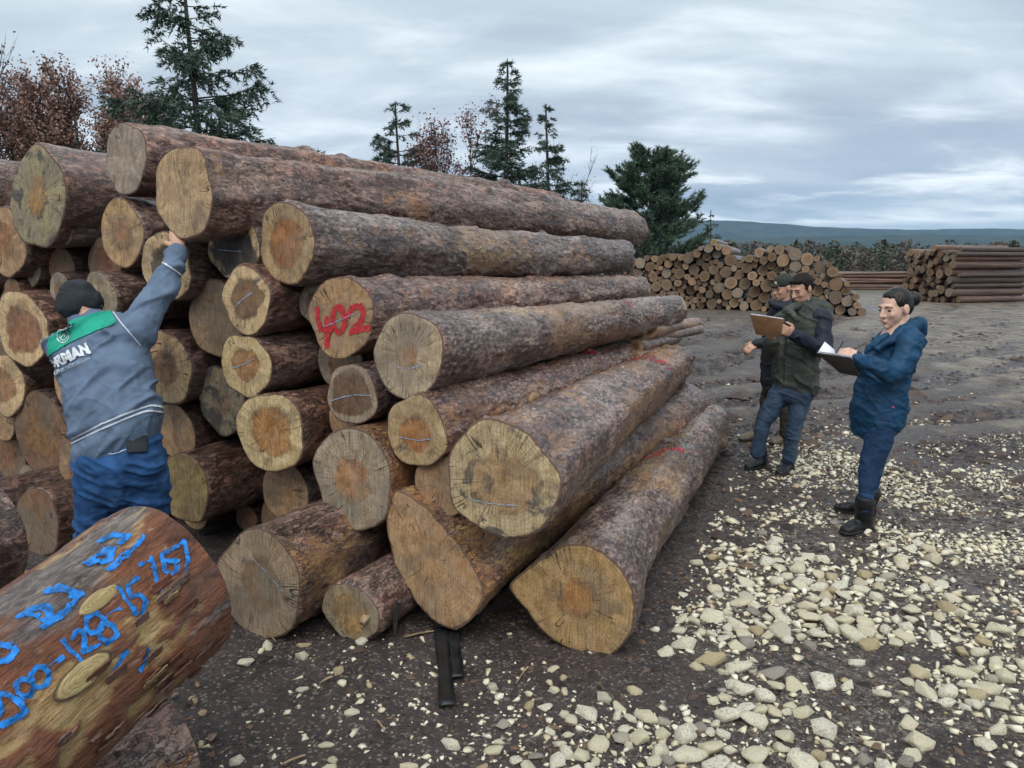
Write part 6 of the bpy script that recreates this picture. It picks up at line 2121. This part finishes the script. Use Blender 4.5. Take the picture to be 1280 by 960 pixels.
def woman():
    root = person('woman in petrol blue hooded jacket writing on a dark clipboard')
    Y0 = 4.98
    Fd = nrm((-.96, -.22, 0)); S = np.cross([0, 0, 1], Fd)      # her left side is towards us
    A = lambda x, y, dy=0.0: at(x, y, Y0 + dy)
    tl = vec((.12, 0, 0))
    rings = [(A(1096, 524), S, Fd, .176, .160), (A(1098, 512), S, Fd, .178, .166), (A(1100, 500), S, Fd, .175, .164), (A(1107, 470), S, Fd, .165, .150), (A(1116, 440), S, Fd, .172, .148), (A(1124, 424), S, Fd, .175, .130), (A(1129, 414), S, Fd, .12, .085), (A(1130, 407), S, Fd, .07, .06)]
    shl, ell, wrl = A(1138, 424, -.16), A(1116, 466, -.24), A(1071, 449, -.26)
    shr, elr, wrr = A(1116, 424, .16), A(1092, 466, .14), A(1062, 442, .02)
    jk = union('jacket', [ring_tube(rings, 4, 26, .9), tube([shl, (shl + ell) / 2 + vec((.02, 0, -.01)), ell, (ell + wrl) / 2, wrl], [.078, .074, .067, .056, .042]), tube([shr, elr, wrr], [.070, .062, .042])], .0085, M['petrol'], root, 6,
               lambda p: folds(61, .013, (3.5, 3.5, 11), .6)(p) + folds(62, .005, (9, 9, 18), -.3)(p))
    union('hood', [tube([A(1096, 436, -.11), A(1112, 426, -.13), A(1134, 411, -.11), A(1149, 405, 0), A(1144, 404, .10), A(1124, 410, .12)], [.022, .030, .042, .048, .042, .030]), tube([A(1148, 404, -.04), A(1150, 418, 0)], [.05, .04])], .008, M['petrol'], jk, 5, folds(63, .008, (9, 9, 9)))
    union('collar', [tube([A(1086, 438, -.07), A(1096, 428, -.09), A(1108, 420, -.08)], [.018, .024, .026])], .007, M['petrol'], jk, 4, folds(64, .004, (14, 14, 14)))
    union('pullover', [tube([A(1100, 434, -.02), A(1110, 424, -.02), A(1119, 416, 0)], [.036, .046, .050])], .008, M['dark_coat'], root, 4)
    jb = bvh_of(jk)
    ribbon('pocket_seam', jb, [(1078, 482), (1082, 492), (1086, 502)], .6, .004, M['navy'], jk, 12)
    ribbon('logo', jb, [(1115, 508), (1118, 509)], .8, .005, mat_plain('pink_print', (.5, .12, .25), .6), jk, 4)
    hl, hr = A(1102, 520, -.08), A(1094, 520, .08)
    kl, al = A(1086, 588, -.08), A(1080, 636, -.06)
    kr, ar = A(1092, 584, .10), A(1088, 626, .12)
    union('jeans', [ring_tube([(A(1099, 505), S, Fd, .13, .110), (A(1098, 522), S, Fd, .145, .128)], 4, 20), tube([hl, A(1097, 555, -.08), kl, (kl + al) / 2, al], [.098, .090, .066, .054, .038]), tube([hr, A(1096, 553, .1), kr, (kr + ar) / 2, ar], [.095, .084, .063, .052, .037])], .0085, M['jeans_dark'], root, 4,
          lambda p: folds(65, .006, (5, 5, 14), .25)(p) + folds(66, .002, (14, 14, 26))(p))
    for a, (hx, hy, tx, ty) in ((al, (1086, 664, 1042, 674)), (ar, (1091, 648, 1046, 642))):
        h_, t_ = vec(G(hx, hy)), vec(G(tx, ty))
        t_ = h_ + nrm(t_ - h_) * .255
        shoe(root, h_, t_, .1, M['black_boot'], M['sole'], (a[0] + .004, a[1], .25), .044, .062)
    hc = A(1119, 386, -.01)
    hp, P, ax = head_parts(hc, (-.90, -.36, -.16), (-.16, -.05, 1), 1.07, .5, .76)
    D1 = nrm(vec(A(1052, 438, -.26)) - wrl)
    D2 = nrm(vec(A(1050, 430, -.10)) - wrr)
    body = hp + hand_parts(wrl, D1, (.1, -.8, .55), 1.0, .92, 1, .05, .8) + hand_parts(wrr, D2, (-.1, .3, .9), .8, .92, -1)
    body += [tube([ell, wrl], [.036, .025]), tube([elr, wrr], [.036, .025]), tube([A(1099, 510), A(1112, 440), A(1125, 402), hc], [.11, .10, .065, .05]), tube([hl, kl, al], [.06, .042, .028]), tube([hr, kr, ar], [.06, .042, .028]), tube([A(1122, 425), shl, ell], [.06, .05, .042]), tube([A(1122, 425), shr, elr], [.06, .05, .042])]
    union('body', body, .006, mat_skin('fair_skin', (.62, .40, .31)), root, 3, keep=.35)
    face_bits(root, P, ax, 1.07, lip=(.50, .14, .13), brow=(.05, .033, .025))
    hs = .95
    union('hair', [ball(P(0, -.020, .042), (.086, .101, .096), ax), ball(P(0, -.055, .010), (.080, .062, .078), ax), ball(P(0, .012, .076), (.064, .062, .046), ax), ball(P(.066, -.022, .022), (.016, .040, .046), ax), ball(P(-.066, -.022, .022), (.016, .040, .046), ax), ball(P(0, -.150, .034), (.048, .045, .050), ax), ball(P(0, -.116, .024), (.034, .035, .034), ax)], .005, mat_plain('black_hair', (.008, .006, .0055), .34, .4, 260, .5, .35), root, 3, folds(67, .0022, (30, 30, 12)))
    clipboard('dark clipboard with white sheets in the hands of the woman', [A(1020, 441, -.36), A(1064, 447, -.34), A(1076, 471, -.22), A(1050, 466, -.24)], mat_plain('dark_board', (.030, .024, .022), .5, .2, 14, .1), (0, .6, .8), 4)
    # loose raised sheet and the pen
    c = [A(1022, 441, -.33), A(1044, 443, -.33), A(1043, 437, -.30), A(1031, 427, -.28)]
    sh = link('paper_sheet', mesh_np('paper_sheet', np.array(c) - c[0], np.array([(0, 1, 2, 3)]), None, mat_plain('white_paper', (.74, .77, .84), .8, .05, 20, .05)))
    sh.location = c[0]
    sm = sh.modifiers.new('t', 'SOLIDIFY'); sm.thickness = .001
    tag(sh, 'white paper sheet lifted on the dark clipboard', 'paper')
    p0, p1 = A(1046, 441, -.30), A(1054, 427, -.24)
    V, q, t = tube([p0, p1], [.003, .0045], 3, 8)
    pn = link('pen', mesh_np('pen', V - p0, q, t, M['navy'])); pn.location = p0
    tag(pn, 'dark pen in the writing hand of the woman', 'pen')
    return root


woman()

# ------------------------------------------------------------------ the damp air of the day
def build_haze():
    m = bpy.data.materials.new('damp_air'); m.use_nodes = True
    t = NT(m.node_tree)
    v = t.n('ShaderNodeVolumePrincipled', {'Color': (.36, .60, .93), 'Density': .00010, 'Anisotropy': .2})
    t.n('ShaderNodeOutputMaterial', {'Volume': v})
    x0, x1, y0, y1, z0, z1 = -9300, 9300, -9300, 9300, -5, 300
    V = np.array([(x0, y0, z0), (x1, y0, z0), (x1, y1, z0), (x0, y1, z0), (x0, y0, z1), (x1, y0, z1), (x1, y1, z1), (x0, y1, z1)])
    q = np.array([(0, 3, 2, 1), (4, 5, 6, 7), (0, 1, 5, 4), (1, 2, 6, 5), (2, 3, 7, 6), (3, 0, 4, 7)])
    o = link('haze', mesh_np('haze', V, q, None, m, smooth_sh=False))
    tag(o, 'damp bluish air over the yard', None, None, 'stuff')


build_haze()
